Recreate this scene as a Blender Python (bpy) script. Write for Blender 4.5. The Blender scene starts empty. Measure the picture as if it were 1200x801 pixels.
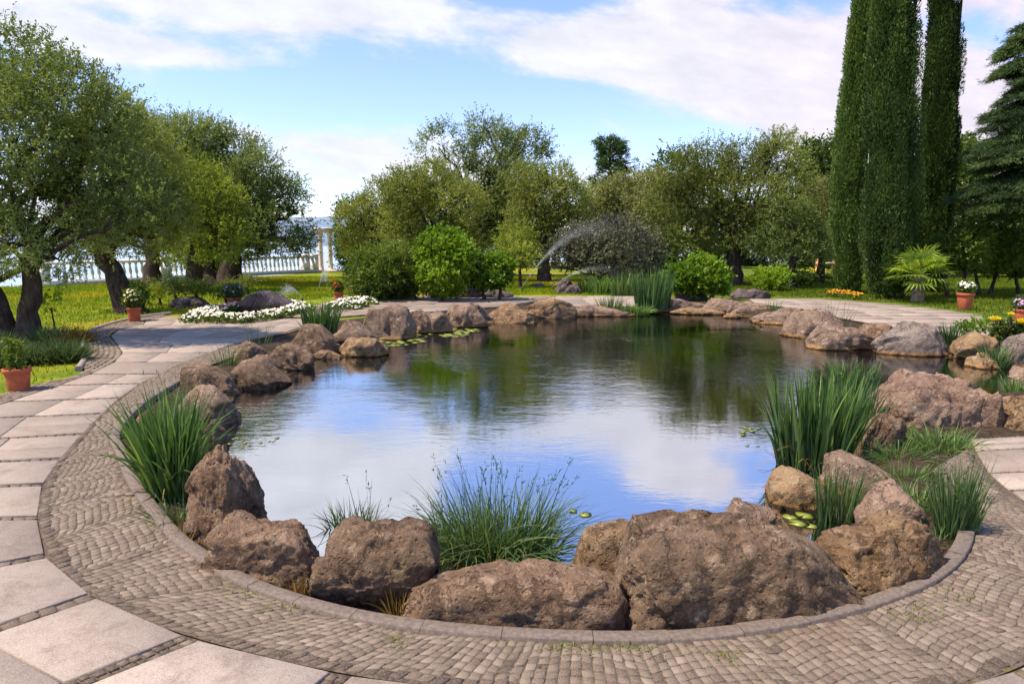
import bpy, math, random
import numpy as np
from mathutils import Vector, Matrix

SC = bpy.context.scene
COL = SC.collection
R = math.radians
# ------------------------------------------------------------------ camera
EYE = 1.75
F_PX = 800.0
PITCH = math.atan(118.5 / F_PX)
cam = bpy.data.cameras.new("camera")
cam.sensor_width = 36.0
cam.lens = 36.0 * F_PX / 1200.0
cam.clip_start = 0.05
cam.clip_end = 20000
cam_o = bpy.data.objects.new("camera", cam)
COL.objects.link(cam_o)
cam_o.location = (0, 0, EYE)
cam_o.rotation_euler = (math.pi / 2 - PITCH, 0, 0)
SC.camera = cam_o

# ------------------------------------------------------------------ exposure
SC.view_settings.view_transform = 'Standard'
SC.view_settings.look = 'None'
SC.view_settings.exposure = 1.0
SC.view_settings.gamma = 1.0
SC.render.engine = 'CYCLES'
SC.cycles.max_bounces = 8
SC.cycles.diffuse_bounces = 5
SC.cycles.glossy_bounces = 3
SC.cycles.transmission_bounces = 4
SC.cycles.transparent_max_bounces = 8
SC.cycles.sample_clamp_indirect = 6.0
SC.cycles.caustics_reflective = False
SC.cycles.caustics_refractive = False
SC.cycles.use_denoising = True

# ------------------------------------------------------------------ sun and sky
SUN_EL, SUN_AZ = R(60), R(-105)          # azimuth from +Y, towards -X is negative
sv = Vector((math.sin(SUN_AZ) * math.cos(SUN_EL), math.cos(SUN_AZ) * math.cos(SUN_EL), math.sin(SUN_EL)))
sun = bpy.data.lights.new("sun", 'SUN')
sun.energy = 3.6
sun.angle = R(0.6)
sun.color = (1.0, 0.86, 0.68)
sun_o = bpy.data.objects.new("sun", sun)
COL.objects.link(sun_o)
sun_o.rotation_euler = sv.to_track_quat('Z', 'Y').to_euler()
sun_o.location = (10, 20, 40)


class NT:
    """thin helper round a node tree"""
    def __init__(self, tree):
        self.t = tree
        self.n = tree.nodes
        self.l = tree.links

    def node(self, kind, **kw):
        n = self.n.new(kind)
        for k, v in kw.items():
            setattr(n, k, v)
        return n

    def put(self, sock, v):
        if hasattr(v, 'is_linked') or isinstance(v, bpy.types.NodeSocket):
            self.l.new(v, sock)
        elif v is not None:
            if sock.type == 'RGBA' and len(v) == 3:
                v = (*v, 1)
            sock.default_value = v

    def math(self, op, a, b=None, c=None, clamp=False):
        n = self.node('ShaderNodeMath', operation=op, use_clamp=clamp)
        self.put(n.inputs[0], a)
        if b is not None: self.put(n.inputs[1], b)
        if c is not None: self.put(n.inputs[2], c)
        return n.outputs[0]

    def step(self, v, a, b, lo=0.0, hi=1.0):
        n = self.node('ShaderNodeMapRange', interpolation_type='SMOOTHSTEP')
        self.put(n.inputs[0], v)
        n.inputs[1].default_value, n.inputs[2].default_value = a, b
        n.inputs[3].default_value, n.inputs[4].default_value = lo, hi
        return n.outputs[0]

    def mix(self, f, a, b, blend='MIX'):
        n = self.node('ShaderNodeMix', data_type='RGBA', blend_type=blend)
        self.put(n.inputs[0], f); self.put(n.inputs[6], a); self.put(n.inputs[7], b)
        return n.outputs[2]

    def noise(self, vec, scale, detail=4, rough=0.55, dist=0.0):
        n = self.node('ShaderNodeTexNoise')
        if vec is not None: self.put(n.inputs['Vector'], vec)
        n.inputs['Scale'].default_value = scale
        n.inputs['Detail'].default_value = detail
        n.inputs['Roughness'].default_value = rough
        n.inputs['Distortion'].default_value = dist
        return n.outputs[0]

    def voro(self, vec, scale, feature='F1', out=0):
        n = self.node('ShaderNodeTexVoronoi', feature=feature)
        if vec is not None: self.put(n.inputs['Vector'], vec)
        n.inputs['Scale'].default_value = scale
        return n.outputs[out]

    def xyz(self, x, y, z):
        n = self.node('ShaderNodeCombineXYZ')
        for i, v in enumerate((x, y, z)): self.put(n.inputs[i], v)
        return n.outputs[0]

    def sep(self, v):
        n = self.node('ShaderNodeSeparateXYZ')
        self.put(n.inputs[0], v)
        return n.outputs

    def vmul(self, v, s):
        n = self.node('ShaderNodeVectorMath', operation='MULTIPLY')
        self.put(n.inputs[0], v); self.put(n.inputs[1], s)
        return n.outputs[0]

    def vadd(self, v, s):
        n = self.node('ShaderNodeVectorMath', operation='ADD')
        self.put(n.inputs[0], v); self.put(n.inputs[1], s)
        return n.outputs[0]

    def ramp(self, f, stops):
        n = self.node('ShaderNodeValToRGB')
        self.put(n.inputs[0], f)
        e = n.color_ramp.elements
        while len(e) < len(stops): e.new(0.5)
        for i, (p, c) in enumerate(stops):
            e[i].position = p
            e[i].color = (*c, 1)
        return n.outputs[0]

    def bump(self, h, strength, dist=0.02, normal=None):
        n = self.node('ShaderNodeBump')
        self.put(n.inputs['Height'], h)
        n.inputs['Strength'].default_value = strength
        n.inputs['Distance'].default_value = dist
        if normal is not None: self.put(n.inputs['Normal'], normal)
        return n.outputs[0]


world = bpy.data.worlds.new("World")
SC.world = world
world.use_nodes = True
W = NT(world.node_tree)
for n in list(W.n): W.n.remove(n)
w_out = W.node('ShaderNodeOutputWorld')
sky = W.node('ShaderNodeTexSky', sky_type='NISHITA')
sky.sun_disc = False
sky.sun_elevation = SUN_EL
sky.sun_rotation = SUN_AZ
sky.altitude = 50
sky.air_density = 1.0
sky.dust_density = 0.4
sky.ozone_density = 2.5
bg_sky = W.node('ShaderNodeBackground')
bg_sky.inputs[1].default_value = 0.145
W.l.new(W.mix(1.0, sky.outputs[0], (0.84, 0.80, 0.96), 'MULTIPLY'), bg_sky.inputs[0])
tc = W.node('ShaderNodeTexCoord')
dx, dy, dz = W.sep(tc.outputs['Generated'])
ady = W.math('MAXIMUM', W.math('ABSOLUTE', dy), 0.12)
gx = W.math('DIVIDE', dx, ady)
gz = W.math('DIVIDE', dz, ady)


def blob(cx, cz, rx, rz, rot=0.0, soft=1.0):
    """a soft ellipse of cloud at compass slope cx, height slope cz"""
    a = W.math('SUBTRACT', gx, cx)
    b = W.math('SUBTRACT', gz, cz)
    c, s = math.cos(rot), math.sin(rot)
    u = W.math('DIVIDE', W.math('ADD', W.math('MULTIPLY', a, c), W.math('MULTIPLY', b, s)), rx)
    v = W.math('DIVIDE', W.math('SUBTRACT', W.math('MULTIPLY', b, c), W.math('MULTIPLY', a, s)), rz)
    r2 = W.math('ADD', W.math('MULTIPLY', u, u), W.math('MULTIPLY', v, v))
    return W.math('EXPONENT', W.math('MULTIPLY', r2, -soft))


BLOBS = [(-0.30, 0.335, 0.28, 0.045, 0.02, 0.95), (-0.50, 0.262, 0.26, 0.018, -0.12, 0.75),
         (-0.30, 0.145, 0.26, 0.045, -0.18, 0.75), (0.10, 0.275, 0.26, 0.05, -0.10, 1.0), (0.42, 0.215, 0.30, 0.085, -0.22, 1.3),
         (0.62, 0.20, 0.32, 0.13, 0.0, 0.9), (0.62, 0.33, 0.16, 0.03, 0.1, .8), (-0.85, 0.30, 0.25, 0.05, 0, .7),
         (-0.30, 0.40, 0.20, 0.10, 0.1, 1.9), (-0.22, 0.185, 0.26, 0.03, -0.05, -0.8), (-0.1, 0.215, 0.2, 0.02, -0.1, -0.5), (0.02, 0.375, 0.15, 0.05, 0.1, -1.1), (0.03, 0.335, 0.10, 0.02, 0.0, -0.6), (-0.7, 0.45, 0.4, 0.1, 0, .9), (0.27, 0.37, 0.13, 0.04, 0.1, 1.5), (0.15, 0.44, 0.10, 0.02, 0.1, .6), (0.60, 0.50, 0.3, 0.08, 0.1, .8),
         (0.0, -0.03, 6.0, 0.14, 0, 0.65)]
tot = None
for cx, cz, rx, rz, rot, amp in BLOBS:
    b = W.math('MULTIPLY', blob(cx, cz, rx, rz, rot), amp)
    tot = b if tot is None else W.math('ADD', tot, b)
pv = W.xyz(W.math('MULTIPLY', gx, 1.0), W.math('ADD', W.math('MULTIPLY', gz, 2.6), W.math('MULTIPLY', gx, 0.35)), dy)
n1 = W.noise(pv, 3.2, 9, 0.60, 0.5)
n2 = W.noise(pv, 11.0, 6, 0.6, 0.2)
cl = W.math('ADD', W.math('MULTIPLY', W.math('SUBTRACT', n1, 0.5), 2.9), W.math('MULTIPLY', W.math('SUBTRACT', n2, 0.5), 0.9))
fac = W.step(W.math('SUBTRACT', W.math('ADD', cl, tot), W.step(gz, 0.33, 0.42, 0.0, 0.30)), 0.26, 0.98)
bg_cl = W.node('ShaderNodeBackground')
W.l.new(W.mix(W.step(gx, -0.1, 0.7), (0.95, 0.95, 1.0), (0.98, 0.87, 0.94)), bg_cl.inputs[0])
W.put(bg_cl.inputs[1], W.math('ADD', 0.36, W.math('MULTIPLY', n2, 0.28)))
mx = W.node('ShaderNodeMixShader')
W.put(mx.inputs[0], W.math('MULTIPLY', fac, 0.90))
W.l.new(bg_sky.outputs[0], mx.inputs[1])
W.l.new(bg_cl.outputs[0], mx.inputs[2])
W.l.new(mx.outputs[0], w_out.inputs[0])


# ------------------------------------------------------------------ measuring: a direction seen from the eye, met with the place
def ray(px, py):
    u = -(py - 400.5) / F_PX
    return ((px - 600.0) / F_PX, math.cos(PITCH) + u * math.sin(PITCH), -math.sin(PITCH) + u * math.cos(PITCH))


def at(px, py, z=0.0):
    d = ray(px, py)
    t = (z - EYE) / d[2]
    return (d[0] * t, d[1] * t)


def zat(py, y):
    d = ray(600, py)
    return EYE + y / d[1] * d[2]


def xat(px, y, py=300):
    d = ray(px, py)
    return y / d[1] * d[0]


# ------------------------------------------------------------------ helpers
def tag(o, label=None, cat=None, group=None, kind=None):
    if label: o["label"] = label
    if cat: o["category"] = cat
    if group: o["group"] = group
    if kind: o["kind"] = kind
    return o


def link(name, me, parent=None, loc=None):
    o = bpy.data.objects.new(name, me)
    COL.objects.link(o)
    if parent is not None: o.parent = parent
    if loc is not None: o.location = loc
    return o


def empty(name, loc, label, cat, group=None):
    o = bpy.data.objects.new(name, None)
    o.empty_display_size = 0.2
    COL.objects.link(o)
    o.location = loc
    return tag(o, label, cat, group)


def mesh(name, V, faces, mat, smooth=False, attr=None, fl=None):
    """V (n,3); faces: (m,k) array of one polygon size, or a list of such arrays"""
    V = np.asarray(V, dtype=np.float32)
    if not isinstance(faces, list) or isinstance(faces[0], tuple): faces = [faces]
    faces = [np.asarray(f, dtype=np.int32) for f in faces if len(f)]
    me = bpy.data.meshes.new(name)
    me.vertices.add(len(V))
    me.vertices.foreach_set('co', V.ravel())
    li = np.concatenate([f.ravel() for f in faces])
    ln = np.concatenate([np.full(len(f), f.shape[1], dtype=np.int32) for f in faces])
    ls = np.concatenate([[0], np.cumsum(ln)[:-1]]).astype(np.int32)
    me.loops.add(len(li))
    me.loops.foreach_set('vertex_index', li)
    me.polygons.add(len(ln))
    me.polygons.foreach_set('loop_start', ls)
    try: me.polygons.foreach_set('loop_total', ln)
    except Exception: pass
    if smooth: me.polygons.foreach_set('use_smooth', np.ones(len(ln), dtype=bool))
    if attr is not None:
        a = me.attributes.new('v', 'FLOAT', 'POINT')
        a.data.foreach_set('value', np.asarray(attr, dtype=np.float32))
    me.update(calc_edges=True)
    me.validate()
    if mat is not None: me.materials.append(mat)
    return me


class MB:
    """collects quads / tris of several shapes into one mesh"""
    def __init__(self): self.V, self.F, self.A, self.n = [], {}, [], 0
    def add(self, V, F, a=0.5):
        V = np.asarray(V, dtype=np.float32)
        F = np.asarray(F, dtype=np.int32)
        self.F.setdefault(F.shape[1], []).append(F + self.n)
        self.V.append(V)
        self.A.append(np.broadcast_to(np.asarray(a, dtype=np.float32), (len(V),)))
        self.n += len(V)
        return self
    def done(self, name, mat, smooth=False):
        return mesh(name, np.concatenate(self.V), [np.concatenate(f) for f in self.F.values()], mat, smooth, np.concatenate(self.A))


def box(mb, x0, x1, y0, y1, z0, z1, a=0.5, bev=0.0):
    b = bev
    V = []
    for z, e in ((z0, 0), (z1 - b, 0), (z1, b)):
        V += [(x0 + e, y0 + e, z), (x1 - e, y0 + e, z), (x1 - e, y1 - e, z), (x0 + e, y1 - e, z)]
    F = [(3, 2, 1, 0), (8, 9, 10, 11)]
    for k in (0, 4):
        for i in range(4):
            j = (i + 1) % 4
            F.append((k + i, k + j, k + 4 + j, k + 4 + i))
    mb.add(V, F, a)


def tube(mb, pts, rad, seg=8, a=0.5, cap=True):
    P = np.asarray(pts, dtype=float)
    n = len(P)
    rad = np.broadcast_to(np.asarray(rad, dtype=float), (n,))
    T = np.gradient(P, axis=0)
    T /= np.linalg.norm(T, axis=1)[:, None] + 1e-9
    ref = np.array([0.0, 0, 1]) if abs(T[0][2]) < 0.9 else np.array([1.0, 0, 0])
    V = []
    ang = np.arange(seg) * 2 * math.pi / seg
    for i in range(n):
        u = np.cross(T[i], ref); u /= np.linalg.norm(u) + 1e-9
        w = np.cross(T[i], u)
        ref = np.cross(u, T[i])
        V.append(P[i] + rad[i] * (np.cos(ang)[:, None] * u + np.sin(ang)[:, None] * w))
    V = np.concatenate(V)
    F = []
    for i in range(n - 1):
        for k in range(seg):
            k2 = (k + 1) % seg
            F.append((i * seg + k, i * seg + k2, (i + 1) * seg + k2, (i + 1) * seg + k))
    mb.add(V, F, a)
    if cap:
        for i in (0, n - 1):
            r = V[i * seg:(i + 1) * seg]
            c = r.mean(axis=0)
            mb.add(np.vstack([r, c]), [(k, (k + 1) % seg, seg) for k in range(seg)], a)


def lathe(mb, prof, seg=20, a=0.5, loc=(0, 0, 0)):
    ang = np.arange(seg) * 2 * math.pi / seg
    V = np.concatenate([np.stack([r * np.cos(ang) + loc[0], r * np.sin(ang) + loc[1], np.full(seg, z + loc[2])], 1) for r, z in prof])
    F = []
    for i in range(len(prof) - 1):
        for k in range(seg):
            k2 = (k + 1) % seg
            F.append((i * seg + k, i * seg + k2, (i + 1) * seg + k2, (i + 1) * seg + k))
    mb.add(V, F, a)


# numpy lattice noise -------------------------------------------------
def _hash(i, j, k, seed):
    h = (i * 374761393 + j * 668265263 + k * 2147483647 + seed * 974711) & 0xFFFFFFFF
    h = ((h ^ (h >> 13)) * 1274126177) & 0xFFFFFFFF
    h = ((h ^ (h >> 16)) * 2246822519) & 0xFFFFFFFF
    return ((h ^ (h >> 15)) & 0xFFFF) / 65535.0 * 2 - 1


def vnoise(P, seed=0):
    P = np.asarray(P, dtype=float)
    I = np.floor(P).astype(np.int64)
    f = P - I
    f = f * f * f * (f * (f * 6 - 15) + 10)
    r = 0
    for a in (0, 1):
        for b in (0, 1):
            for c in (0, 1):
                w = (f[:, 0] if a else 1 - f[:, 0]) * (f[:, 1] if b else 1 - f[:, 1]) * (f[:, 2] if c else 1 - f[:, 2])
                r = r + w * _hash(I[:, 0] + a, I[:, 1] + b, I[:, 2] + c, seed)
    return r


def fbm(P, octv=5, seed=0, gain=0.5, ridged=False):
    P = np.asarray(P, dtype=float)
    s, amp = 0, 1.0
    for o in range(octv):
        n = vnoise(P * (2.03 ** o) + o * 17.3, seed + o)
        if ridged: n = 1 - 2 * np.abs(n)
        s = s + amp * n
        amp *= gain
    return s


def spline(pts, n):
    """Catmull-Rom through 2-D points, n samples evenly spaced in parameter"""
    P = np.asarray(pts, dtype=float)
    t = np.linspace(0, len(P) - 1, n)
    i = np.clip(t.astype(int), 0, len(P) - 2)
    f = (t - i)[:, None]
    p0, p1, p2, p3 = P[np.maximum(i - 1, 0)], P[i], P[i + 1], P[np.minimum(i + 2, len(P) - 1)]
    return 0.5 * (2 * p1 + (p2 - p0) * f + (2 * p0 - 5 * p1 + 4 * p2 - p3) * f ** 2 + (3 * p1 - p0 - 3 * p2 + p3) * f ** 3)


# ------------------------------------------------------------------ materials
def mat(name):
    m = bpy.data.materials.new(name)
    m.use_nodes = True
    t = NT(m.node_tree)
    for n in list(t.n): t.n.remove(n)
    out = t.node('ShaderNodeOutputMaterial')
    return m, t, out


def attr_v(t):
    return t.node('ShaderNodeAttribute', attribute_name='v').outputs['Fac']


def pbr(t, out, col, rough=0.8, normal=None, spec=0.3):
    p = t.node('ShaderNodeBsdfPrincipled')
    t.put(p.inputs['Base Color'], col)
    t.put(p.inputs['Roughness'], rough)
    p.inputs['Specular IOR Level'].default_value = spec
    if normal is not None: t.put(p.inputs['Normal'], normal)
    t.l.new(p.outputs[0], out.inputs[0])
    return p


def leaf_mat(name, dark, mid, light, trans=0.35, gloss=0.05):
    m, t, out = mat(name)
    v = attr_v(t)
    c = t.ramp(v, [(0.0, dark), (0.5, mid), (1.0, light)])
    d = t.node('ShaderNodeBsdfDiffuse'); t.put(d.inputs[0], c)
    tr = t.node('ShaderNodeBsdfTranslucent'); t.put(tr.inputs[0], t.mix(1.0, c, (1.25, 1.2, 0.55), 'MULTIPLY'))
    a = t.node('ShaderNodeMixShader'); a.inputs[0].default_value = trans
    t.l.new(d.outputs[0], a.inputs[1]); t.l.new(tr.outputs[0], a.inputs[2])
    g = t.node('ShaderNodeBsdfGlossy'); g.inputs['Roughness'].default_value = 0.45
    g.inputs[0].default_value = (0.8, 0.8, 0.75, 1)
    b = t.node('ShaderNodeMixShader'); b.inputs[0].default_value = gloss
    t.l.new(a.outputs[0], b.inputs[1]); t.l.new(g.outputs[0], b.inputs[2])
    t.l.new(b.outputs[0], out.inputs[0])
    return m


def rock_mat(name, c1, c2, c3, stain=0.0, moss=0.0):
    m, t, out = mat(name)
    tcn = t.node('ShaderNodeTexCoord')
    oi = t.node('ShaderNodeObjectInfo')
    off = t.node('ShaderNodeVectorMath', operation='SCALE')
    t.put(off.inputs[0], (37.0, 11.0, 23.0)); t.l.new(oi.outputs['Random'], off.inputs['Scale'])
    P = t.vadd(tcn.outputs['Object'], off.outputs[0])
    big = t.noise(P, 2.6, 6, 0.62, 0.4)
    med = t.noise(P, 11, 8, 0.66, 0.3)
    fin = t.noise(P, 55, 6, 0.7)
    c = t.mix(t.step(big, 0.36, 0.64), c1, c2)
    c = t.mix(t.step(med, 0.50, 0.72), c, c3)
    c = t.mix(t.math('MULTIPLY', t.step(t.noise(t.vadd(P, (9, 3, 1)), 7, 7, 0.7, 0.6), 0.54, 0.72), 0.85), c, (c1[0] * .30, c1[1] * .28, c1[2] * .26))
    c = t.mix(t.math('MULTIPLY', t.step(fin, 0.56, 0.74), 0.6), c, (min(1, c3[0] * 1.5), min(1, c3[1] * 1.5), min(1, c3[2] * 1.5)))
    c = t.mix(t.math('MULTIPLY', t.step(fin, 0.46, 0.30), 0.75), c, (c1[0] * .35, c1[1] * .33, c1[2] * .3))
    # lichen
    li = t.math('MULTIPLY', t.step(t.noise(t.vadd(P, (5, 5, 5)), 4.5, 7, 0.7, 0.2), 0.58, 0.72), 0.35 + moss)
    c = t.mix(li, c, (0.16, 0.13, 0.045) if moss else (0.34, 0.29, 0.22))
    geo = t.node('ShaderNodeNewGeometry')
    z = t.sep(geo.outputs['Position'])[2]
    if stain:
        zz = t.math('ADD', z, t.math('MULTIPLY', t.math('SUBTRACT', med, 0.5), 0.05))
        c = t.mix(t.math('MULTIPLY', t.step(zz, -0.115, -0.15), stain), c, (0.40, 0.22, 0.08))
        c = t.mix(t.step(zz, -0.165, -0.19), c, (0.06, 0.04, 0.018))
    pits = t.voro(P, 26, 'F1')
    h = t.math('ADD', t.math('MULTIPLY', med, 1.0), t.math('ADD', t.math('MULTIPLY', fin, 0.45), t.math('MULTIPLY', t.step(pits, 0.0, 0.3), 0.35)))
    # cracks
    cr = t.voro(t.vadd(P, t.vmul(t.xyz(big, med, big), (0.5, 0.5, 0.5))), 2.6, 'DISTANCE_TO_EDGE')
    h = t.math('ADD', h, t.math('MULTIPLY', t.step(cr, 0.0, 0.03), 0.4))
    pbr(t, out, c, 0.86, t.bump(h, 1.0, 0.05), 0.25)
    return m


def simple(name, col, rough=0.7, noise=0.15, scale=20, bump=0.2, spec=0.3):
    m, t, out = mat(name)
    tcn = t.node('ShaderNodeTexCoord')
    n = t.noise(tcn.outputs['Object'], scale, 5, 0.6)
    c = t.mix(t.step(n, 0.3, 0.7), [x * (1 - noise) for x in col], [min(1, x * (1 + noise)) for x in col])
    pbr(t, out, c, rough, t.bump(n, bump, 0.01), spec)
    return m


M = {}
M['bark'] = None
m, t, out = mat('bark'); M['bark'] = m
tcn = t.node('ShaderNodeTexCoord')
P = t.vmul(tcn.outputs['Object'], (1, 1, 0.25))
n = t.noise(P, 9, 8, 0.7, 0.6)
pbr(t, out, t.ramp(n, [(0.3, (0.02, 0.014, 0.010)), (0.52, (0.07, 0.05, 0.038)), (0.75, (0.16, 0.125, 0.10))]), 0.95, t.bump(n, 1.0, 0.08), 0.1)
M['olive'] = leaf_mat('olive_leaves', (0.075, 0.095, 0.022), (0.197, 0.230, 0.052), (0.375, 0.417, 0.122), 0.45, 0.015)
M['olive_dark'] = leaf_mat('dark_olive_leaves', (0.057, 0.088, 0.028), (0.155, 0.206, 0.061), (0.316, 0.382, 0.131), 0.42, 0.015)
M['olive_bright'] = leaf_mat('bright_olive_leaves', (0.085, 0.116, 0.014), (0.215, 0.272, 0.036), (0.389, 0.443, 0.080), 0.45, 0.015)
M['silver'] = leaf_mat('silver_olive_leaves', (0.086, 0.102, 0.037), (0.217, 0.237, 0.087), (0.389, 0.410, 0.174), 0.42, 0.015)
M['green'] = leaf_mat('green_leaves', (0.033, 0.061, 0.011), (0.094, 0.154, 0.022), (0.220, 0.286, 0.039), 0.43, 0.024)
M['dark_green'] = leaf_mat('dark_green_leaves', (0.019, 0.043, 0.010), (0.054, 0.106, 0.021), (0.134, 0.226, 0.036), 0.3, 0.024)
M['lime'] = leaf_mat('lime_leaves', (0.044, 0.100, 0.009), (0.126, 0.240, 0.013), (0.281, 0.420, 0.033), 0.45, 0.024)
M['cypress'] = leaf_mat('cypress_foliage', (0.021, 0.041, 0.013), (0.060, 0.105, 0.024), (0.148, 0.234, 0.053), 0.22999999999999998, 0.012)
M['cedar'] = leaf_mat('cedar_needles', (0.022, 0.044, 0.020), (0.059, 0.105, 0.039), (0.133, 0.203, 0.064), 0.22999999999999998, 0.016)
M['smoke'] = leaf_mat('grey_purple_leaves', (0.049, 0.049, 0.035), (0.125, 0.128, 0.084), (0.265, 0.274, 0.162), 0.33, 0.020)
M['iris'] = leaf_mat('iris_blades', (0.029, 0.069, 0.021), (0.081, 0.167, 0.044), (0.218, 0.322, 0.069), 0.38, 0.032)
M['sedge'] = leaf_mat('sedge_blades', (0.032, 0.072, 0.025), (0.089, 0.166, 0.057), (0.216, 0.291, 0.101), 0.38, 0.024)
M['dry'] = leaf_mat('dry_blades', (0.10, 0.06, 0.02), (0.24, 0.15, 0.04), (0.45, 0.30, 0.07), 0.3, 0.03)
M['lavender'] = leaf_mat('lavender_leaves', (0.032, 0.059, 0.023), (0.092, 0.145, 0.059), (0.184, 0.251, 0.119), 0.33, 0.016)
M['palm'] = leaf_mat('palm_fronds', (0.074, 0.127, 0.020), (0.194, 0.299, 0.041), (0.448, 0.552, 0.083), 0.4, 0.040)
M['pad'] = leaf_mat('lily_pads', (0.10, 0.13, 0.02), (0.22, 0.27, 0.035), (0.42, 0.44, 0.07), 0.1, 0.10)
M['white_petal'] = leaf_mat('white_petals', (0.62, 0.60, 0.48), (0.80, 0.78, 0.68), (0.9, 0.88, 0.8), 0.2, 0.0)
M['yellow_petal'] = leaf_mat('yellow_petals', (0.62, 0.42, 0.01), (0.82, 0.66, 0.02), (0.9, 0.8, 0.12), 0.2, 0.0)
M['pink_petal'] = leaf_mat('pink_petals', (0.35, 0.12, 0.22), (0.5, 0.3, 0.42), (0.7, 0.6, 0.66), 0.2, 0.0)
M['orange_petal'] = leaf_mat('orange_petals', (0.7, 0.10, 0.02), (0.82, 0.32, 0.02), (0.9, 0.65, 0.05), 0.2, 0.0)
M['red_petal'] = leaf_mat('red_petals', (0.4, 0.02, 0.02), (0.6, 0.05, 0.04), (0.75, 0.2, 0.1), 0.2, 0.0)
M['rock_brown'] = rock_mat('brown_rock', (0.168, 0.099, 0.057), (0.287, 0.184, 0.112), (0.439, 0.311, 0.206))
M['rock_dark'] = rock_mat('dark_rock', (0.130, 0.082, 0.050), (0.236, 0.155, 0.095), (0.413, 0.292, 0.190), 0, 0.2)
M['rock_tan'] = rock_mat('tan_rock', (0.187, 0.110, 0.054), (0.299, 0.190, 0.102), (0.427, 0.303, 0.179), 0, 0.25)
M['rock_grey'] = rock_mat('grey_rock', (0.180, 0.137, 0.109), (0.280, 0.221, 0.176), (0.400, 0.328, 0.266), 0.8)
M['rock_shore'] = rock_mat('shore_rock', (0.174, 0.115, 0.079), (0.294, 0.204, 0.138), (0.455, 0.331, 0.237), 0.85)
M['rock_yellow'] = rock_mat('yellow_rock', (0.25, 0.155, 0.075), (0.36, 0.24, 0.125), (0.46, 0.34, 0.21), 0.8)
M['rock_pink'] = rock_mat('pink_rock', (0.216, 0.131, 0.087), (0.340, 0.229, 0.157), (0.485, 0.354, 0.256))
M['rock_violet'] = rock_mat('violet_rock', (0.10, 0.075, 0.075), (0.17, 0.13, 0.13), (0.28, 0.23, 0.225))
M['bark_pale'] = simple('palm_bark', (0.24, 0.17, 0.12), 0.95, 0.45, 16, 1.0)
M['white_yellow'] = leaf_mat('white_yellow_petals', (0.75, 0.60, 0.10), (0.80, 0.74, 0.40), (0.9, 0.88, 0.8), 0.2, 0.0)
M['terracotta'] = simple('terracotta', (0.44, 0.115, 0.05), 0.75, 0.18, 14, 0.15)
M['soil'] = simple('potting_soil', (0.05, 0.034, 0.024), 0.95, 0.4, 60, 0.6)
M['white_stone'] = simple('white_stone', (0.74, 0.70, 0.62), 0.7, 0.08, 6, 0.1)
M['cream_stone'] = simple('cream_stone', (0.70, 0.58, 0.44), 0.75, 0.12, 5, 0.15)
M['orange_wood'] = simple('orange_wood', (0.55, 0.24, 0.09), 0.6, 0.2, 8, 0.2)
M['kerb'] = simple('kerb_granite', (0.16, 0.125, 0.10), 0.85, 0.25, 45, 0.35)

# ================================================================== THE SETTING
WATER_Z = -0.2
rng = np.random.default_rng(7)

POND = [(395, 405), (350, 422), (330, 440), (285, 455), (268, 480), (258, 505), (262, 530), (285, 580), (310, 625), (370, 660), (440, 676), (520, 684),
        (600, 692), (680, 698), (760, 684), (850, 660), (925, 630), (985, 622), (1005, 590), (985, 560), (1005, 530), (1010, 500), (1030, 482), (1100, 472),
        (1175, 465), (1270, 462), (1270, 419), (1170, 421), (1110, 412), (1020, 410), (950, 402), (920, 383), (880, 371), (790, 365), (740, 363), (660, 365),
        (600, 372), (520, 386), (450, 396), (395, 405)]
POND_W = spline([at(*q, -0.2 if q[1] < 560 else 0.0) for q in POND], 260)


def sdf(P):
    """signed distance to the pond outline, positive inside"""
    A, B = POND_W[:-1], POND_W[1:]
    d2 = np.full(len(P), 1e9)
    ins = np.zeros(len(P), dtype=bool)
    for a, b in zip(A, B):
        ab = b - a
        h = np.clip(((P - a) @ ab) / (ab @ ab + 1e-12), 0, 1)
        d2 = np.minimum(d2, ((P - a - h[:, None] * ab) ** 2).sum(1))
        c = (a[1] > P[:, 1]) != (b[1] > P[:, 1])
        with np.errstate(divide='ignore', invalid='ignore'):
            xi = (b[0] - a[0]) * (P[:, 1] - a[1]) / (b[1] - a[1]) + a[0]
        ins ^= c & (P[:, 0] < xi)
    d = np.sqrt(d2)
    return np.where(ins, d, -d)


def smooth(x, a, b):
    t_ = np.clip((x - a) / (b - a), 0, 1)
    return t_ * t_ * (3 - 2 * t_)


def axis(fine0, fine1, step, lo, hi):
    a = list(np.arange(fine0, fine1 + 1e-6, step))
    s, x = step, fine1
    while x < hi:
        s *= 1.35; x += s; a.append(min(x, hi))
    s, x = step, fine0
    while x > lo:
        s *= 1.35; x -= s; a.insert(0, max(x, lo))
    return np.array(a)


gxs = axis(-6.5, 10.5, 0.11, -300, 300)
gys = axis(2.0, 20.5, 0.11, -40, 110)
X, Y = np.meshgrid(gxs, gys)
P2 = np.stack([X.ravel(), Y.ravel()], 1)
D = np.full(len(P2), -5.0)
near = (P2[:, 0] > -8) & (P2[:, 0] < 13) & (P2[:, 1] > 1) & (P2[:, 1] < 23)
D[near] = np.clip(sdf(P2[near]), -5, 5)
nz = fbm(np.c_[P2 * 1.3, np.zeros(len(P2))], 4, 3)
Zg = np.where(D < 0, -0.2 + 0.165 * smooth(-D, -0.02, 0.40), -0.2 - 0.16 * smooth(D, 0, 0.5) - 0.75 * smooth(D, 0.3, 2.2))
Zg = Zg + nz * 0.012 * (D > -1.2)
far_d = np.where(P2[:, 1] > 58, P2[:, 1] - 58, 0)
Zg = Zg - 34 * smooth(far_d, 0, 40)
BA, BB_ = np.array(at(84, 333)), np.array(at(372, 318.5))
bd = (BB_ - BA) / np.linalg.norm(BB_ - BA)
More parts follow.
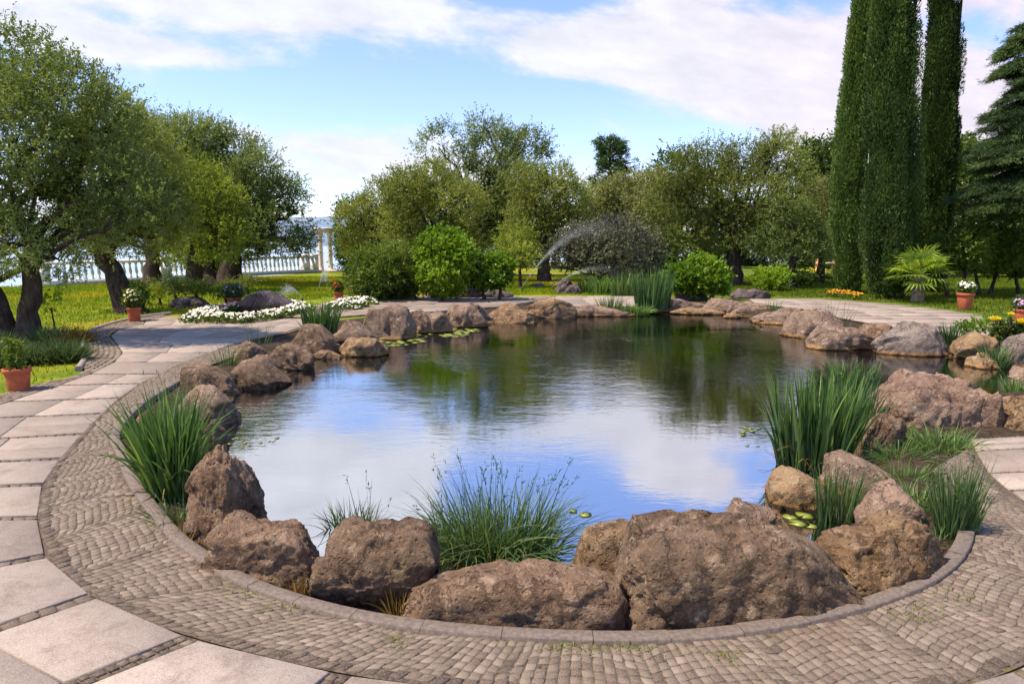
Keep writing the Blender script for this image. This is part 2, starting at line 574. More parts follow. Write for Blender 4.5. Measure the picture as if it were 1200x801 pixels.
beyond = (P2 - BA) @ np.array([-bd[1], bd[0]])          # metres past the balustrade
Zg = Zg - 30 * smooth(beyond, 1.0, 9) * smooth(-P2[:, 0], 9.6, 11.5) * (P2[:, 1] > 15)
nx = len(gxs)
ii = np.arange(len(P2)).reshape(len(gys), nx)
F = np.stack([ii[:-1, :-1].ravel(), ii[:-1, 1:].ravel(), ii[1:, 1:].ravel(), ii[1:, :-1].ravel()], 1)
def turf_colour(t, pos):
    a1 = t.noise(pos, 0.22, 5, 0.6, 0.4)
    a2 = t.noise(t.vmul(pos, (1, 2.2, 1)), 0.9, 6, 0.65)
    a3 = t.noise(pos, 14, 5, 0.7)
    g = t.mix(t.step(a2, 0.36, 0.66), (0.13, 0.20, 0.014), (0.29, 0.32, 0.02))
    g = t.mix(t.math('MULTIPLY', t.step(a1, 0.47, 0.60), 0.65), g, (0.44, 0.34, 0.035))
    xx, yy, zz_ = t.sep(pos)
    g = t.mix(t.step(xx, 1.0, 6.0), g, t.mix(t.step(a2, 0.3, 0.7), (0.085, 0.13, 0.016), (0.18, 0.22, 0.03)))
    g = t.mix(t.step(a3, 0.35, 0.75), t.mix(0.35, g, (0.04, 0.06, 0.008)), g)
    return g, a2, a3


m, t, out = mat('ground')
geo = t.node('ShaderNodeNewGeometry')
pos = geo.outputs['Position']
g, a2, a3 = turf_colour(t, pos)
s = t.mix(t.step(a3, 0.35, 0.65), (0.030, 0.021, 0.013), (0.085, 0.060, 0.040))
v = attr_v(t)                                   # metres from the water's edge, positive in the pond
c = t.mix(t.step(t.math('ADD', v, t.math('MULTIPLY', t.math('SUBTRACT', a2, 0.5), 0.25)), -1.5, -1.35), g, s)
bed = t.mix(t.step(a2, 0.35, 0.65), (0.085, 0.062, 0.018), (0.175, 0.125, 0.035))
bed = t.mix(t.step(v, 0.5, 2.0), bed, (0.03, 0.036, 0.016))  # deep bed darkened in colour, standing in for light the water absorbs
c = t.mix(t.step(v, -0.06, 0.05), c, bed)
pbr(t, out, c, 0.95, t.bump(a3, 0.9, 0.05), 0.1)
go = link('ground', mesh('ground', np.c_[P2, Zg], F, m, True, np.where((P2[:, 1] > 11) & (D < -0.6), np.maximum(D, -5) * 0.55 - 0.27, D)))
tag(go, kind='structure')

m, t, out = mat('turf_blades'); M['turf'] = m
geo = t.node('ShaderNodeNewGeometry')
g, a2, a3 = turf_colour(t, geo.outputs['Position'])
vv = attr_v(t)
g = t.mix(t.step(vv, 0.2, 0.9), t.mix(1.0, g, (1.2, 1.25, 1.0), 'MULTIPLY'), t.mix(1.0, g, (1.9, 1.8, 1.4), 'MULTIPLY'))
d = t.node('ShaderNodeBsdfDiffuse'); t.put(d.inputs[0], g)
tr = t.node('ShaderNodeBsdfTranslucent'); t.put(tr.inputs[0], g)
ms = t.node('ShaderNodeMixShader'); ms.inputs[0].default_value = 0.5
t.l.new(d.outputs[0], ms.inputs[1]); t.l.new(tr.outputs[0], ms.inputs[2]); t.l.new(ms.outputs[0], out.inputs[0])

# sea far below the garden and the far coast ------------------------------------------
m, t, out = mat('sea_water')
geo = t.node('ShaderNodeNewGeometry')
p = pbr(t, out, (0.34, 0.44, 0.50), 0.4, t.bump(t.noise(geo.outputs['Position'], 0.3, 5, 0.6), 0.4, 1.0), 0.5)
o = link('sea', mesh('sea', [(-9000, 80, -26), (9000, 80, -26), (9000, 12000, -26), (-9000, 12000, -26)], [(0, 1, 2, 3)], m))
tag(o, kind='structure')
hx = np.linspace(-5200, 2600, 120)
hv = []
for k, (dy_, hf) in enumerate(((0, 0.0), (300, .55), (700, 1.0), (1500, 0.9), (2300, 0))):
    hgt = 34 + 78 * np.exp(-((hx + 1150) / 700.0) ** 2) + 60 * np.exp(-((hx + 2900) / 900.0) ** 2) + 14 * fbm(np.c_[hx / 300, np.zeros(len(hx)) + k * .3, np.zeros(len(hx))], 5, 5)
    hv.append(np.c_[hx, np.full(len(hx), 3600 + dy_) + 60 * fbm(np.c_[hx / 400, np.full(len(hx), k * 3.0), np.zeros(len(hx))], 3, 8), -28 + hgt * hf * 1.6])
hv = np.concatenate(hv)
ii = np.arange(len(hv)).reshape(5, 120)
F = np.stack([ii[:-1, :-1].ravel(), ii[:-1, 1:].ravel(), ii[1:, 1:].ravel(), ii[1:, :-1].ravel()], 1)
tag(link('hills', mesh('hills', hv, F, simple('hill_haze_blue', (0.17, 0.23, 0.30), 0.9, 0.2, 0.01, 0.0), True)), kind='structure')  # distant haze is put into the hills' grey-blue base colour

# pond water --------------------------------------------------------------------------
m, t, out = mat('pond_water')
geo = t.node('ShaderNodeNewGeometry')
pos = geo.outputs['Position']
py_ = t.sep(pos)[1]
w1 = t.noise(t.vmul(pos, (1.0, 2.2, 1)), 2.2, 4, 0.55, 0.3)
w2 = t.noise(t.vmul(pos, (1.0, 2.6, 1)), 9, 3, 0.5, 0.2)
patch = t.step(t.noise(pos, 0.32, 3, 0.5), 0.40, 0.62)
amp = t.math('MULTIPLY', t.math('ADD', 0.25, t.math('MULTIPLY', patch, 0.75)), t.step(py_, 4.0, 11.0, 0.10, 1.0))
hgt = t.math('MULTIPLY', t.math('ADD', t.math('MULTIPLY', w1, 0.7), t.math('MULTIPLY', w2, 0.32)), amp)
nrm = t.bump(hgt, 0.13, 0.10)
gl = t.node('ShaderNodeBsdfGlossy'); gl.inputs['Roughness'].default_value = 0.02
gl.inputs[0].default_value = (0.97, 0.98, 1, 1)
t.put(gl.inputs['Normal'], nrm)
tr = t.node('ShaderNodeBsdfTransparent'); tr.inputs[0].default_value = (0.72, 0.70, 0.48, 1)
fr = t.node('ShaderNodeFresnel'); fr.inputs['IOR'].default_value = 22.0
t.put(fr.inputs['Normal'], nrm)
ms = t.node('ShaderNodeMixShader')
t.l.new(fr.outputs[0], ms.inputs[0]); t.l.new(tr.outputs[0], ms.inputs[1]); t.l.new(gl.outputs[0], ms.inputs[2])
t.l.new(ms.outputs[0], out.inputs[0])
wx0, wx1 = -6, 13
Wp = []
cen = POND_W.mean(axis=0)
# water outline: the pond outline grown a hand's breadth under the bank
nrm2 = np.gradient(POND_W, axis=0)
nrm2 = np.c_[nrm2[:, 1], -nrm2[:, 0]] / (np.linalg.norm(nrm2, axis=1)[:, None] + 1e-9)
test = sdf(POND_W + nrm2 * 0.1)
if (test > 0).mean() > 0.5: nrm2 = -nrm2
wo = POND_W[:-1] + nrm2[:-1] * 0.05
import bmesh
bm = bmesh.new()
vs = [bm.verts.new((x, y, WATER_Z)) for x, y in wo]
f = bm.faces.new(vs)
f.normal_update()
if f.normal.z < 0: f.normal_flip()
bmesh.ops.triangulate(bm, faces=[f])
me = bpy.data.meshes.new('water'); bm.to_mesh(me); bm.free(); me.materials.append(m)
tag(link('pond_water', me), kind='structure')

# ------------------------------------------------------------------ paving
K = [(300, 408), (235, 432), (190, 455), (150, 482), (129, 510), (135, 530), (147, 562), (165, 590), (188, 620), (215, 645), (265, 678), (335, 706), (420, 728),
     (520, 743), (640, 752), (760, 754), (865, 746), (955, 731), (1045, 706), (1105, 678), (1135, 648), (1142, 618), (1130, 590), (1112, 568), (1095, 548)]
CC = [(285, 402), (222, 417), (165, 447), (118, 482), (85, 518), (60, 548), (45, 590), (48, 628), (62, 660), (85, 685), (118, 702), (185, 732), (300, 765),
      (430, 792), (620, 815), (800, 830), (960, 826), (1080, 815), (1190, 782), (1270, 735), (1300, 690), (1270, 640), (1205, 592), (1155, 555), (1135, 525)]
NS = 700
Kw = spline([at(*q) for q in K], NS)
Cw = spline([at(*q) for q in CC], NS)
seg_l = np.r_[0, np.cumsum(np.linalg.norm(np.diff(0.5 * (Kw + Cw), axis=0), axis=1))]


def along(curve, s, length):
    return np.stack([np.interp(s, length, curve[:, 0]), np.interp(s, length, curve[:, 1])], -1)


def stones(mb, A, B, length, size, gap, r, arc=0.0, arc_l=0.9, z=0.0, s0=None, s1=None, tone_=None):
    """setts laid in rows (arched when arc > 0) between curve A and curve B"""
    s0 = 0 if s0 is None else s0
    s1 = length[-1] if s1 is None else s1
    ss = np.arange(s0, s1, size)
    for s in ss:
        a = along(A, s, length); b = along(B, s, length)
        w = np.linalg.norm(b - a)
        n = int((w + arc) / size) + 1
        fr_ = ((s / arc_l) % 1.0) * 2 - 1
        off = -arc * (1 - fr_ * fr_) + r.uniform(-.012, .012)
        edge = abs(abs(fr_) - 1) < size / arc_l * 1.1 and arc > 0
        for k in range(n + 1):
            t0 = k * size * 1.06 + off
            t1 = t0 + size * 1.06
            if t0 < -0.02 or t1 > w + 0.03: continue
            q = []
            for (si, tk) in ((s, t0), (s + size, t0), (s + size, t1), (s, t1)):
                f2 = (((si) / arc_l) % 1.0) * 2 - 1
                aa, bb = along(A, si, length), along(B, si, length)
                q.append(aa + (bb - aa) * (tk / max(w, 1e-6)))
            q = np.array(q)
            if arc > 0:      # shear the stone with its row
                sl = arc * 2 * fr_ / (arc_l / 2) * size * 0.5
                dirn = (along(B, s, length) - along(A, s, length)) / max(w, 1e-6)
                q[1] += dirn * sl; q[2] += dirn * sl; q[0] -= dirn * sl; q[3] -= dirn * sl
            c = q.mean(0)
            ang = r.normal(0, 0.11)
            e = q - c
            e = np.stack([e[:, 0] * math.cos(ang) - e[:, 1] * math.sin(ang), e[:, 0] * math.sin(ang) + e[:, 1] * math.cos(ang)], 1)
            g_ = 1 - gap * r.uniform(0.8, 1.5) / size
            e = e * g_ * r.uniform(0.88, 1.05, (4, 1))
            dz = z + r.normal(0, 0.0011)
            tilt = r.normal(0, 0.014, 2)
            top = c + e * 0.92
            mid = c + e
            V = [(p_[0], p_[1], dz + (p_ - c) @ tilt) for p_ in top] + [(p_[0], p_[1], dz - 0.003 + (p_ - c) @ tilt) for p_ in mid] + [(p_[0], p_[1], dz - 0.03) for p_ in mid]
            val = np.clip(r.normal(tone_ if tone_ is not None else (0.40 if edge else 0.60), 0.15), 0, 1)
            mb.add(V, STONE_F, val)


STONE_F = [(0, 1, 2, 3), (4, 5, 1, 0), (5, 6, 2, 1), (6, 7, 3, 2), (7, 4, 0, 3), (8, 9, 5, 4), (9, 10, 6, 5), (10, 11, 7, 6), (11, 8, 4, 7)]

m, t, out = mat('cobble_granite'); M['cobble'] = m
geo = t.node('ShaderNodeNewGeometry'); pos = geo.outputs['Position']
v = attr_v(t)
fine = t.noise(pos, 120, 4, 0.7)
bigp = t.noise(pos, 1.1, 5, 0.6)
c = t.ramp(v, [(0.0, (0.055, 0.041, 0.029)), (0.35, (0.126, 0.094, 0.065)), (0.65, (0.188, 0.144, 0.102)), (1.0, (0.275, 0.217, 0.16))])
c = t.mix(t.math('MULTIPLY', t.step(fine, 0.4, 0.7), 0.45), c, (0.33, 0.26, 0.205))
c = t.mix(t.math('MULTIPLY', t.step(fine, 0.46, 0.3), 0.5), c, (0.07, 0.052, 0.04))
c = t.mix(t.math('MULTIPLY', t.step(bigp, 0.55, 0.72), 0.35), c, (0.12, 0.085, 0.05))
c = t.mix(t.math('MULTIPLY', t.step(t.noise(t.vadd(pos, (3, 8, 0)), 1.7, 6, 0.7), 0.60, 0.70), 0.5), c, (0.13, 0.115, 0.035))
pbr(t, out, c, 0.85, t.bump(fine, 0.6, 0.006), 0.25)

m, t, out = mat('joint_sand'); M['joint'] = m
geo = t.node('ShaderNodeNewGeometry'); pos = geo.outputs['Position']
n = t.noise(pos, 45, 6, 0.7)
c = t.mix(t.step(n, 0.35, 0.65), (0.065, 0.048, 0.034), (0.175, 0.132, 0.098))
c = t.mix(t.math('MULTIPLY', t.step(t.noise(pos, 2.2, 5, 0.6), 0.60, 0.70), 0.7), c, (0.16, 0.14, 0.03))
pbr(t, out, c, 0.95, t.bump(n, 0.8, 0.01), 0.1)

m, t, out = mat('slab_granite'); M['slab'] = m
geo = t.node('ShaderNodeNewGeometry'); pos = geo.outputs['Position']
v = attr_v(t)
fine = t.noise(pos, 150, 3, 0.7)
med = t.noise(pos, 5, 7, 0.65)
bigp = t.noise(pos, 0.8, 4, 0.6)
c = t.ramp(v, [(0.0, (0.245, 0.194, 0.148)), (0.5, (0.315, 0.252, 0.194)), (1.0, (0.395, 0.322, 0.254))])
c = t.mix(t.math('MULTIPLY', t.step(med, 0.45, 0.7), 0.6), c, (0.21, 0.158, 0.128))
c = t.mix(t.math('MULTIPLY', t.step(bigp, 0.5, 0.7), 0.3), c, (0.38, 0.305, 0.262))
stn = t.noise(t.vadd(pos, (4, 1, 0)), 2.6, 8, 0.72, 0.8)
c = t.mix(t.math('MULTIPLY', t.step(stn, 0.50, 0.68), 0.55), c, (0.17, 0.125, 0.098))
c = t.mix(t.math('MULTIPLY', t.step(stn, 0.46, 0.32), 0.35), c, (0.42, 0.34, 0.29))
c = t.mix(t.math('MULTIPLY', t.step(fine, 0.53, 0.68), 0.6), c, (0.50, 0.415, 0.36))
c = t.mix(t.math('MULTIPLY', t.step(fine, 0.47, 0.32), 0.65), c, (0.13, 0.10, 0.082))
pbr(t, out, c, t.math('ADD', 0.55, t.math('MULTIPLY', med, 0.3)), t.bump(t.math('ADD', fine, t.math('MULTIPLY', med, 0.6)), 0.35, 0.006), 0.3)

r = np.random.default_rng(3)
mb = MB()
Ci = Cw + (Kw - Cw) / np.linalg.norm(Kw - Cw, axis=1)[:, None] * 0.080
stones(mb, Kw, Ci, seg_l, 0.047, 0.0020, r, arc=0.065, arc_l=0.60)
# darker row of setts where the cobbles meet the slabs
cl_ = np.r_[0, np.cumsum(np.linalg.norm(np.diff(Cw, axis=0), axis=1))]
inn = Cw + (Kw - Cw) / np.linalg.norm(Kw - Cw, axis=1)[:, None] * 0.078
out_c = Cw + (Kw - Cw) / np.linalg.norm(Kw - Cw, axis=1)[:, None] * 0.006
stones(mb, inn, out_c, cl_, 0.062, 0.006, r, 0, 1, 0.001, tone_=0.2)
o = link('cobblestone_paving', mb.done('cobblestone_paving', M['cobble'])); tag(o, kind='structure')

# bed of sand under all the paving
bed_mb = MB()
def bed(A, B, z):
    n_ = len(A)
    V = np.concatenate([np.c_[A, np.full(n_, z)], np.c_[B, np.full(n_, z)]])
    F_ = [(i, i + 1, n_ + i + 1, n_ + i) for i in range(n_ - 1)]
    bed_mb.add(V, F_, 0.5)
bed(Kw[::5], Cw[::5], -0.0034)

# kerb: short granite blocks on the pond side of the setts
kb = MB()
kd = np.gradient(Kw, axis=0); kd /= np.linalg.norm(kd, axis=1)[:, None]
kn = np.c_[-kd[:, 1], kd[:, 0]]
if ((Cw - Kw) * kn).sum() > 0: kn = -kn
klen = np.r_[0, np.cumsum(np.linalg.norm(np.diff(Kw, axis=0), axis=1))]
s = 2.1
while s < klen[-1] - 0.6:
    L_ = r.uniform(0.32, 0.42)
    sub = np.linspace(s + 0.0015, s + L_ - 0.0015, 5)
    A = along(Kw, sub, klen); N_ = along(kn, sub, klen)
    w_ = 0.085
    dz = r.normal(0, 0.002)
    rows = [(0.0, -0.12), (0.0, 0.012), (0.006, 0.018), (w_ - 0.010, 0.018), (w_, 0.010), (w_, -0.16)]
    V = np.concatenate([np.c_[A + N_ * a_, np.full(5, z_ + (dz if z_ > 0 else 0))] for a_, z_ in rows])
    F_ = [(j * 5 + i, j * 5 + i + 1, (j + 1) * 5 + i + 1, (j + 1) * 5 + i) for j in range(5) for i in range(4)]
    kb.add(V, F_, r.uniform(.3, .7))
    kb.add(np.concatenate([V[[0, 5, 10, 15, 20, 25]], V[[4, 9, 14, 19, 24, 29]]]), [(0, 1, 2, 3), (0, 3, 4, 5), (9, 8, 7, 6), (11, 10, 9, 6)], .5)
    s += L_
tag(link('kerb', kb.done('kerb', M['kerb'])), kind='structure')

# slabs ---------------------------------------------------------------------------
slab_mb, set_mb = MB(), MB()
def slab(q, z, val):
    q = np.array(q)
    c = q.mean(0)
    e = q - c
    ln = np.linalg.norm(e, axis=1)[:, None]
    top = c + e * (1 - 0.007 / ln)
    V = [(*p_, z) for p_ in top] + [(*p_, z - 0.005) for p_ in q] + [(*p_, z - 0.04) for p_ in q]
    slab_mb.add(V, STONE_F, val)


def strip(stations, joint, ncross, z=0.002, setts=True):
    """stations: list of (inner, outer) world points; one run of slabs between each pair, a strip of setts in each joint"""
    for k in range(len(stations) - 1):
        a0, b0 = map(np.array, stations[k]); a1, b1 = map(np.array, stations[k + 1])
        ia, ib = (a0 - b0) / np.linalg.norm(a0 - b0) * .09, (a1 - b1) / np.linalg.norm(a1 - b1) * .09
        bed(np.array([a0 + ia, a1 + ib]), np.array([b0, b1]), -0.0125 - 0.00013 * (k % 3))
        da = (a1 - a0) / np.linalg.norm(a1 - a0); db = (b1 - b0) / (np.linalg.norm(b1 - b0) + 1e-9)
        p0, p1 = a0 + da * joint / 2, a1 - da * joint / 2
        q0, q1 = b0 + db * joint / 2, b1 - db * joint / 2
        nn = max(1, int(round(np.linalg.norm(b0 - a0) / ncross)))
        cuts = np.linspace(0, 1, nn + 1)
        cuts[1:-1] += r.uniform(-.12, .12, max(nn - 1, 0)) / nn
        g = 0.0045 / max(np.linalg.norm(b0 - a0), .1)
        base = r.uniform(.3, .7)
        for c0, c1 in zip(cuts[:-1], cuts[1:]):
            c0 += g; c1 -= g
            val = np.clip(base + r.normal(0, .24), 0, 1)
            if r.random() < 0.22:
                h = r.uniform(.42, .58)
                slab([p0 + (q0 - p0) * c0, p0 + (q0 - p0) * c1, (p0 + (q0 - p0) * c1) * (1 - h) + (p1 + (q1 - p1) * c1) * h - .003 * da, (p0 + (q0 - p0) * c0) * (1 - h) + (p1 + (q1 - p1) * c0) * h - .003 * da], z, val)
                slab([(p0 + (q0 - p0) * c0) * (1 - h) + (p1 + (q1 - p1) * c0) * h + .003 * da, (p0 + (q0 - p0) * c1) * (1 - h) + (p1 + (q1 - p1) * c1) * h + .003 * da, p1 + (q1 - p1) * c1, p1 + (q1 - p1) * c0], z, np.clip(val + r.normal(0, .12), 0, 1))
            else:
                slab([p0 + (q0 - p0) * c0, p0 + (q0 - p0) * c1, p1 + (q1 - p1) * c1, p1 + (q1 - p1) * c0], z, val)
        if setts and a0[1] < 9.5:
            n_ = 12
            A_ = np.linspace(a0 - da * joint / 2, b0 - db * joint / 2, n_); B_ = np.linspace(a0 + da * joint / 2, b0 + db * joint / 2, n_)
            L_ = np.linspace(0, np.linalg.norm(b0 - a0), n_)
            rows_ = max(1, int(round(joint / 0.062)))
            stones(set_mb, A_, B_, L_, min(joint / rows_ / 1.07, 0.075), 0.009, r, 0, 1, -0.003, tone_=0.25)


LEFT = [((560, 807), (530, 872)), ((402, 787), (330, 845)), ((226, 746), (100, 796)), ((111, 696), (0, 734)), ((56, 650), (0, 661)), ((46, 606), (0, 607)), ((52, 567), (0, 569)),
        ((73, 537), (0, 540)), ((99, 508), (0, 513)), ((122, 484), (0, 489)), ((141, 466), (12, 470)), ((166, 449), (70, 451)), ((187, 438), (106, 438)), ((216, 424), (134, 424)),
        ((246, 413), (144, 413)), ((270, 404), (137, 402)), ((300, 396), (130, 393)), ((335, 389), (140, 386)), ((352, 383.5), (168, 380)), ((372, 378), (172, 375)), ((386, 373.5), (195, 371))]
st = []
for i, (c_, s_) in enumerate(LEFT):
    a = np.array(at(*c_)); b = np.array(at(*s_))
    a = a + (b - a) / np.linalg.norm(b - a) * 0.012
    if i < 10:
        b = a + (b - a) / np.linalg.norm(b - a) * 1.32
    st.append((a, b))
strip(st[:4], 0.10, 0.5)
strip(st[3:], 0.085, 0.62)
# outer shoulder of setts on the left
SH = []
OUTER = {12: (95, 437), 13: (98, 425), 14: (101, 413), 15: (98, 401), 16: (104, 391), 17: (113, 385), 18: (134, 378.5), 19: (160, 372.5), 20: (192, 367.5)}
for i, (a, b) in enumerate(st):
    if i < 2: continue
    d_ = (b - a) / np.linalg.norm(b - a)
    SH.append((b + d_ * 0.02, np.array(at(*OUTER[i])) if i in OUTER else b + d_ * 0.36))
SA, SB = spline([q[0] for q in SH], 120), spline([q[1] for q in SH], 120)
sl_ = np.r_[0, np.cumsum(np.linalg.norm(np.diff(SA, axis=0), axis=1))]
stones(set_mb, SA, SB, sl_, 0.085, 0.010, r, 0, 1, 0.0)
bed(SA[::4], SB[::4], -0.012)
# right-hand slabs beside the near cobbles
RS = [((1136, 514), (1290, 506)), ((1142, 528), (1300, 520)), ((1158, 554), (1330, 546)), ((1182, 574), (1370, 572)), ((1212, 594), (1400, 600))]
off9 = lambda a, b: (np.array(at(*a)) + (np.array(at(*b)) - np.array(at(*a))) / np.linalg.norm(np.array(at(*b)) - np.array(at(*a))) * 0.012, np.array(at(*b)))
strip([off9(a, b) for a, b in RS], 0.05, 0.9)
RB = [((1188, 782), (1300, 850)), ((1275, 733), (1400, 790))]
strip([(np.array(at(1080, 816)), np.array(at(1120, 880)))] + [off9(a, b) for a, b in RB], 0.06, 0.8)
# far paving: straight runs across the back of the pond
FAR = [(371, 392, 200), (368, 432, 350), (365, 500, 352), (362, 540, 356), (359.2, 580, 366), (356.6, 600, 372), (354.2, 615, 382), (352, 628, 392), (350, 640, 400), (348.2, 650, 402), (346.6, 655, 410)]
strip([(np.array(at(b_, y_)), np.array(at(a_, y_))) for y_, b_, a_ in FAR], 0.30, 1.1, setts=False)
MID = [(359, 735, 645), (356, 775, 650), (353.5, 778, 640), (351, 776, 640), (348.8, 780, 640), (346.8, 780, 645)]
strip([(np.array(at(b_, y_)), np.array(at(a_, y_))) for y_, b_, a_ in MID], 0.04, 1.1, setts=False)
DECK = [(394, 1075, 1290), (388.5, 1060, 1255), (383, 1040, 1225), (378, 1020, 1195), (373.5, 995, 1172), (369.5, 975, 1150), (366, 962, 1128), (362.5, 950, 1102), (359.5, 925, 1075), (356.8, 900, 1050), (354.2, 885, 1020), (351.8, 880, 985), (349.8, 878, 960)]
strip([(np.array(at(a_, y_)), np.array(at(b_, y_))) for y_, a_, b_ in DECK], 0.14, 1.0, setts=False)
tag(link('slab_path', slab_mb.done('slab_path', M['slab'])), kind='structure')
tag(link('sett_strips_path', set_mb.done('sett_strips_path', M['cobble'])), kind='structure')
tag(link('joint_sand_path', bed_mb.done('joint_sand_path', M['joint'])), kind='structure')


# pale low kerb along the lawn, left bend of the path
lk = MB()
pts = spline([at(*q) for q in [(92, 432), (101, 415), (97, 398), (110, 386), (135, 378), (165, 371.5), (200, 367)]], 60)
tube(lk, np.c_[pts, np.full(60, -0.005)], 0.05, 6)
tag(link('lawn_kerb', lk.done('lawn_kerb', M['slab'])), kind='structure')

# ================================================================== ROCKS
def ico(sub):
    bm = bmesh.new()
    bmesh.ops.create_icosphere(bm, subdivisions=sub, radius=1.0)
    V = np.array([v.co[:] for v in bm.verts]); F = np.array([[v.index for v in f.verts] for f in bm.faces])
    bm.free()
    return V, F
ICO = {k: ico(k) for k in (3, 4, 5, 6)}
ROCK_MATS = {}


def unit3(n, rr):
    d = rr.normal(size=(n, 3))
    return d / np.linalg.norm(d, axis=1)[:, None]


def rock(label, box_px, mt, seed, z=-0.03, dr=0.8, prof=None, sub=5, rough=1.0, cuts=14, group='boulders round the pond', name='boulder', turn=0.0, blocky=4.0, sink=0.3, foot=None, tilt=0.0):
    x0, y0, x1, y1 = box_px
    rr = np.random.default_rng(seed)
    yb = at((x0 + x1) / 2, y1, z)[1]
    y = yb
    for _ in range(3):
        w = xat(x1, y) - xat(x0, y)
        y = yb + dr * w * 0.5
    cx = 0.5 * (xat(x0, y) + xat(x1, y))
    h = max(zat(y0, y) - z, 0.05)
    S, Fc = ICO[sub]
    Vv = S / ((np.abs(S) ** blocky).sum(1) ** (1 / blocky))[:, None]
    off = rr.uniform(-50, 50, 3)
    asp = np.array([w, dr * w, h * 1.3]) / w
    Q = Vv * asp
    nrm_ = S
    d1 = fbm(Q * 2.0 + off, 3, seed) * 0.085
    Vv = Vv + nrm_ * (d1 * rough)[:, None] * 1.25
    # flat facets
    for _ in range(cuts):
        n_ = rr.normal(size=3); n_[2] *= 0.6; n_ /= np.linalg.norm(n_)
        sup = (Vv @ n_)
        d_ = sup.max() * rr.uniform(0.70, 0.92)
        over = np.maximum(sup - d_, 0)
        Vv = Vv - over[:, None] * n_ * 0.98
    d2 = fbm(Q * 5.0 + off + 0.8 * d1[:, None], 4, seed + 9, 0.55, True) * 0.06
    d3 = fbm(Q * 14.0 + off, 3, seed + 5, 0.6) * 0.026 + fbm(Q * 42.0 + off, 2, seed + 6, 0.6) * 0.009
    fis = fbm(Q * 1.9 + off + 31, 3, seed + 15, 0.5)
    d3 = d3 - 0.045 * np.exp(-(fis / 0.045) ** 2) * smooth(fbm(Q * 1.2 + off + 7, 2, seed + 16), -0.3, 0.2)
    # broken plates: every cell of a warped cell pattern is its own tilted facet, with a crack along its border
    nc = 26 if sub >= 6 else 16
    cells = unit3(nc, rr) * np.array([1, 1, 1.0]) * rr.uniform(.6, 1.0, (nc, 1)) * np.abs(asp)
    Qw = Vv * asp + 0.10 * np.stack([fbm(Q * 2.6 + off + s_, 3, seed + 40 + s_) for s_ in (0, 1, 2)], 1)
    dm = ((Qw[:, None, :] - cells[None]) ** 2 * np.array([1, 1, 2.2])).sum(2)
    o2 = np.argpartition(dm, 1, axis=1)[:, :2]
    d_a, d_b = np.take_along_axis(dm, o2, 1).T
    own = np.where(d_a < d_b, o2[:, 0], o2[:, 1])
    edge_ = np.abs(np.sqrt(d_a) - np.sqrt(d_b))
    plate = rr.uniform(-.055, .055, nc)[own] + ((Qw - cells[own]) * rr.normal(0, .13, (nc, 3))[own]).sum(1)
    crack = -0.03 * np.exp(-(edge_ / 0.022) ** 2) * (rr.random(nc)[own] > .35)
    Vv = Vv + nrm_ * ((d2 * 0.45 + d3 + np.clip(plate, -.10, .10) + crack) * rough)[:, None]
    for ax in (0, 1):
        hi_, lo_ = np.percentile(Vv[:, ax], 99.4), np.percentile(Vv[:, ax], 0.6)
        Vv[:, ax] = (Vv[:, ax] - (hi_ + lo_) / 2) / ((hi_ - lo_) / 2)
    Vv[:, 2] /= np.percentile(Vv[:, 2], 97.5)
    if prof is None:
        prof = list(zip((-1, -.62, -.25, .15, .55, 1), np.clip([rr.uniform(.3, .7), rr.uniform(.65, 1.05), rr.uniform(.8, 1.05), rr.uniform(.8, 1.05), rr.uniform(.6, 1.0), rr.uniform(.3, .7)], 0, 1)))
    if prof is not None:
        pu = np.array([p_[0] for p_ in prof]); ph = np.array([p_[1] for p_ in prof])
        k_ = np.interp(Vv[:, 0], pu, ph)
        Vv[:, 2] = np.where(Vv[:, 2] > 0, Vv[:, 2] * k_, Vv[:, 2])
    Vv[:, 2] /= max(np.percentile(Vv[:, 2], 99.6), .2)
    if foot is not None:     # undercut: the lower front and sides drawn in
        low = smooth(-Vv[:, 2], -0.55, 0.25)
        Vv[:, 1] += low * foot * (Vv[:, 1] < 0)
    out_ = np.empty_like(Vv)
    out_[:, 0] = Vv[:, 0] * w / 2
    out_[:, 1] = Vv[:, 1] * w * dr / 2
    out_[:, 2] = np.where(Vv[:, 2] > 0, Vv[:, 2] * h * (1 - sink * .0), Vv[:, 2] * (sink * h + 0.12))
    if turn:
        c_, s_ = math.cos(turn), math.sin(turn)
        out_ = np.c_[out_[:, 0] * c_ - out_[:, 1] * s_, out_[:, 0] * s_ + out_[:, 1] * c_, out_[:, 2]]
    # measured against the picture: width, height and middle
    sx_ = 1.0
    for _ in range(4):
        wx_ = out_[:, 0] + cx; wy_ = out_[:, 1] + y; wz_ = out_[:, 2] + z - EYE
        dep = wy_ * math.cos(PITCH) - wz_ * math.sin(PITCH)
        qx = 600 + F_PX * wx_ / dep
        qy = 400.5 - F_PX * (wy_ * math.sin(PITCH) + wz_ * math.cos(PITCH)) / dep
        vis_ = out_[:, 2] > -0.02
        xa, xb = qx[vis_].min(), qx[vis_].max()
        k_ = np.clip((x1 - x0) / (xb - xa), .8, 1.25)
        out_[:, 0] *= k_
        cx += ((x0 + x1) / 2 - (xa + xb) / 2) / F_PX * y
        top = out_[:, 2] > 0
        hi_ = np.percentile(qy[top], .3)
        zt = out_[:, 2].max()
        out_[top, 2] *= np.clip((zt - (y0 - hi_) / F_PX * y) / zt, .6, 1.5)
    o = link(name, mesh(name, out_, Fc, M[mt], True), None, (cx, y, z))
    tag(o, label, 'rock', group)
    return o


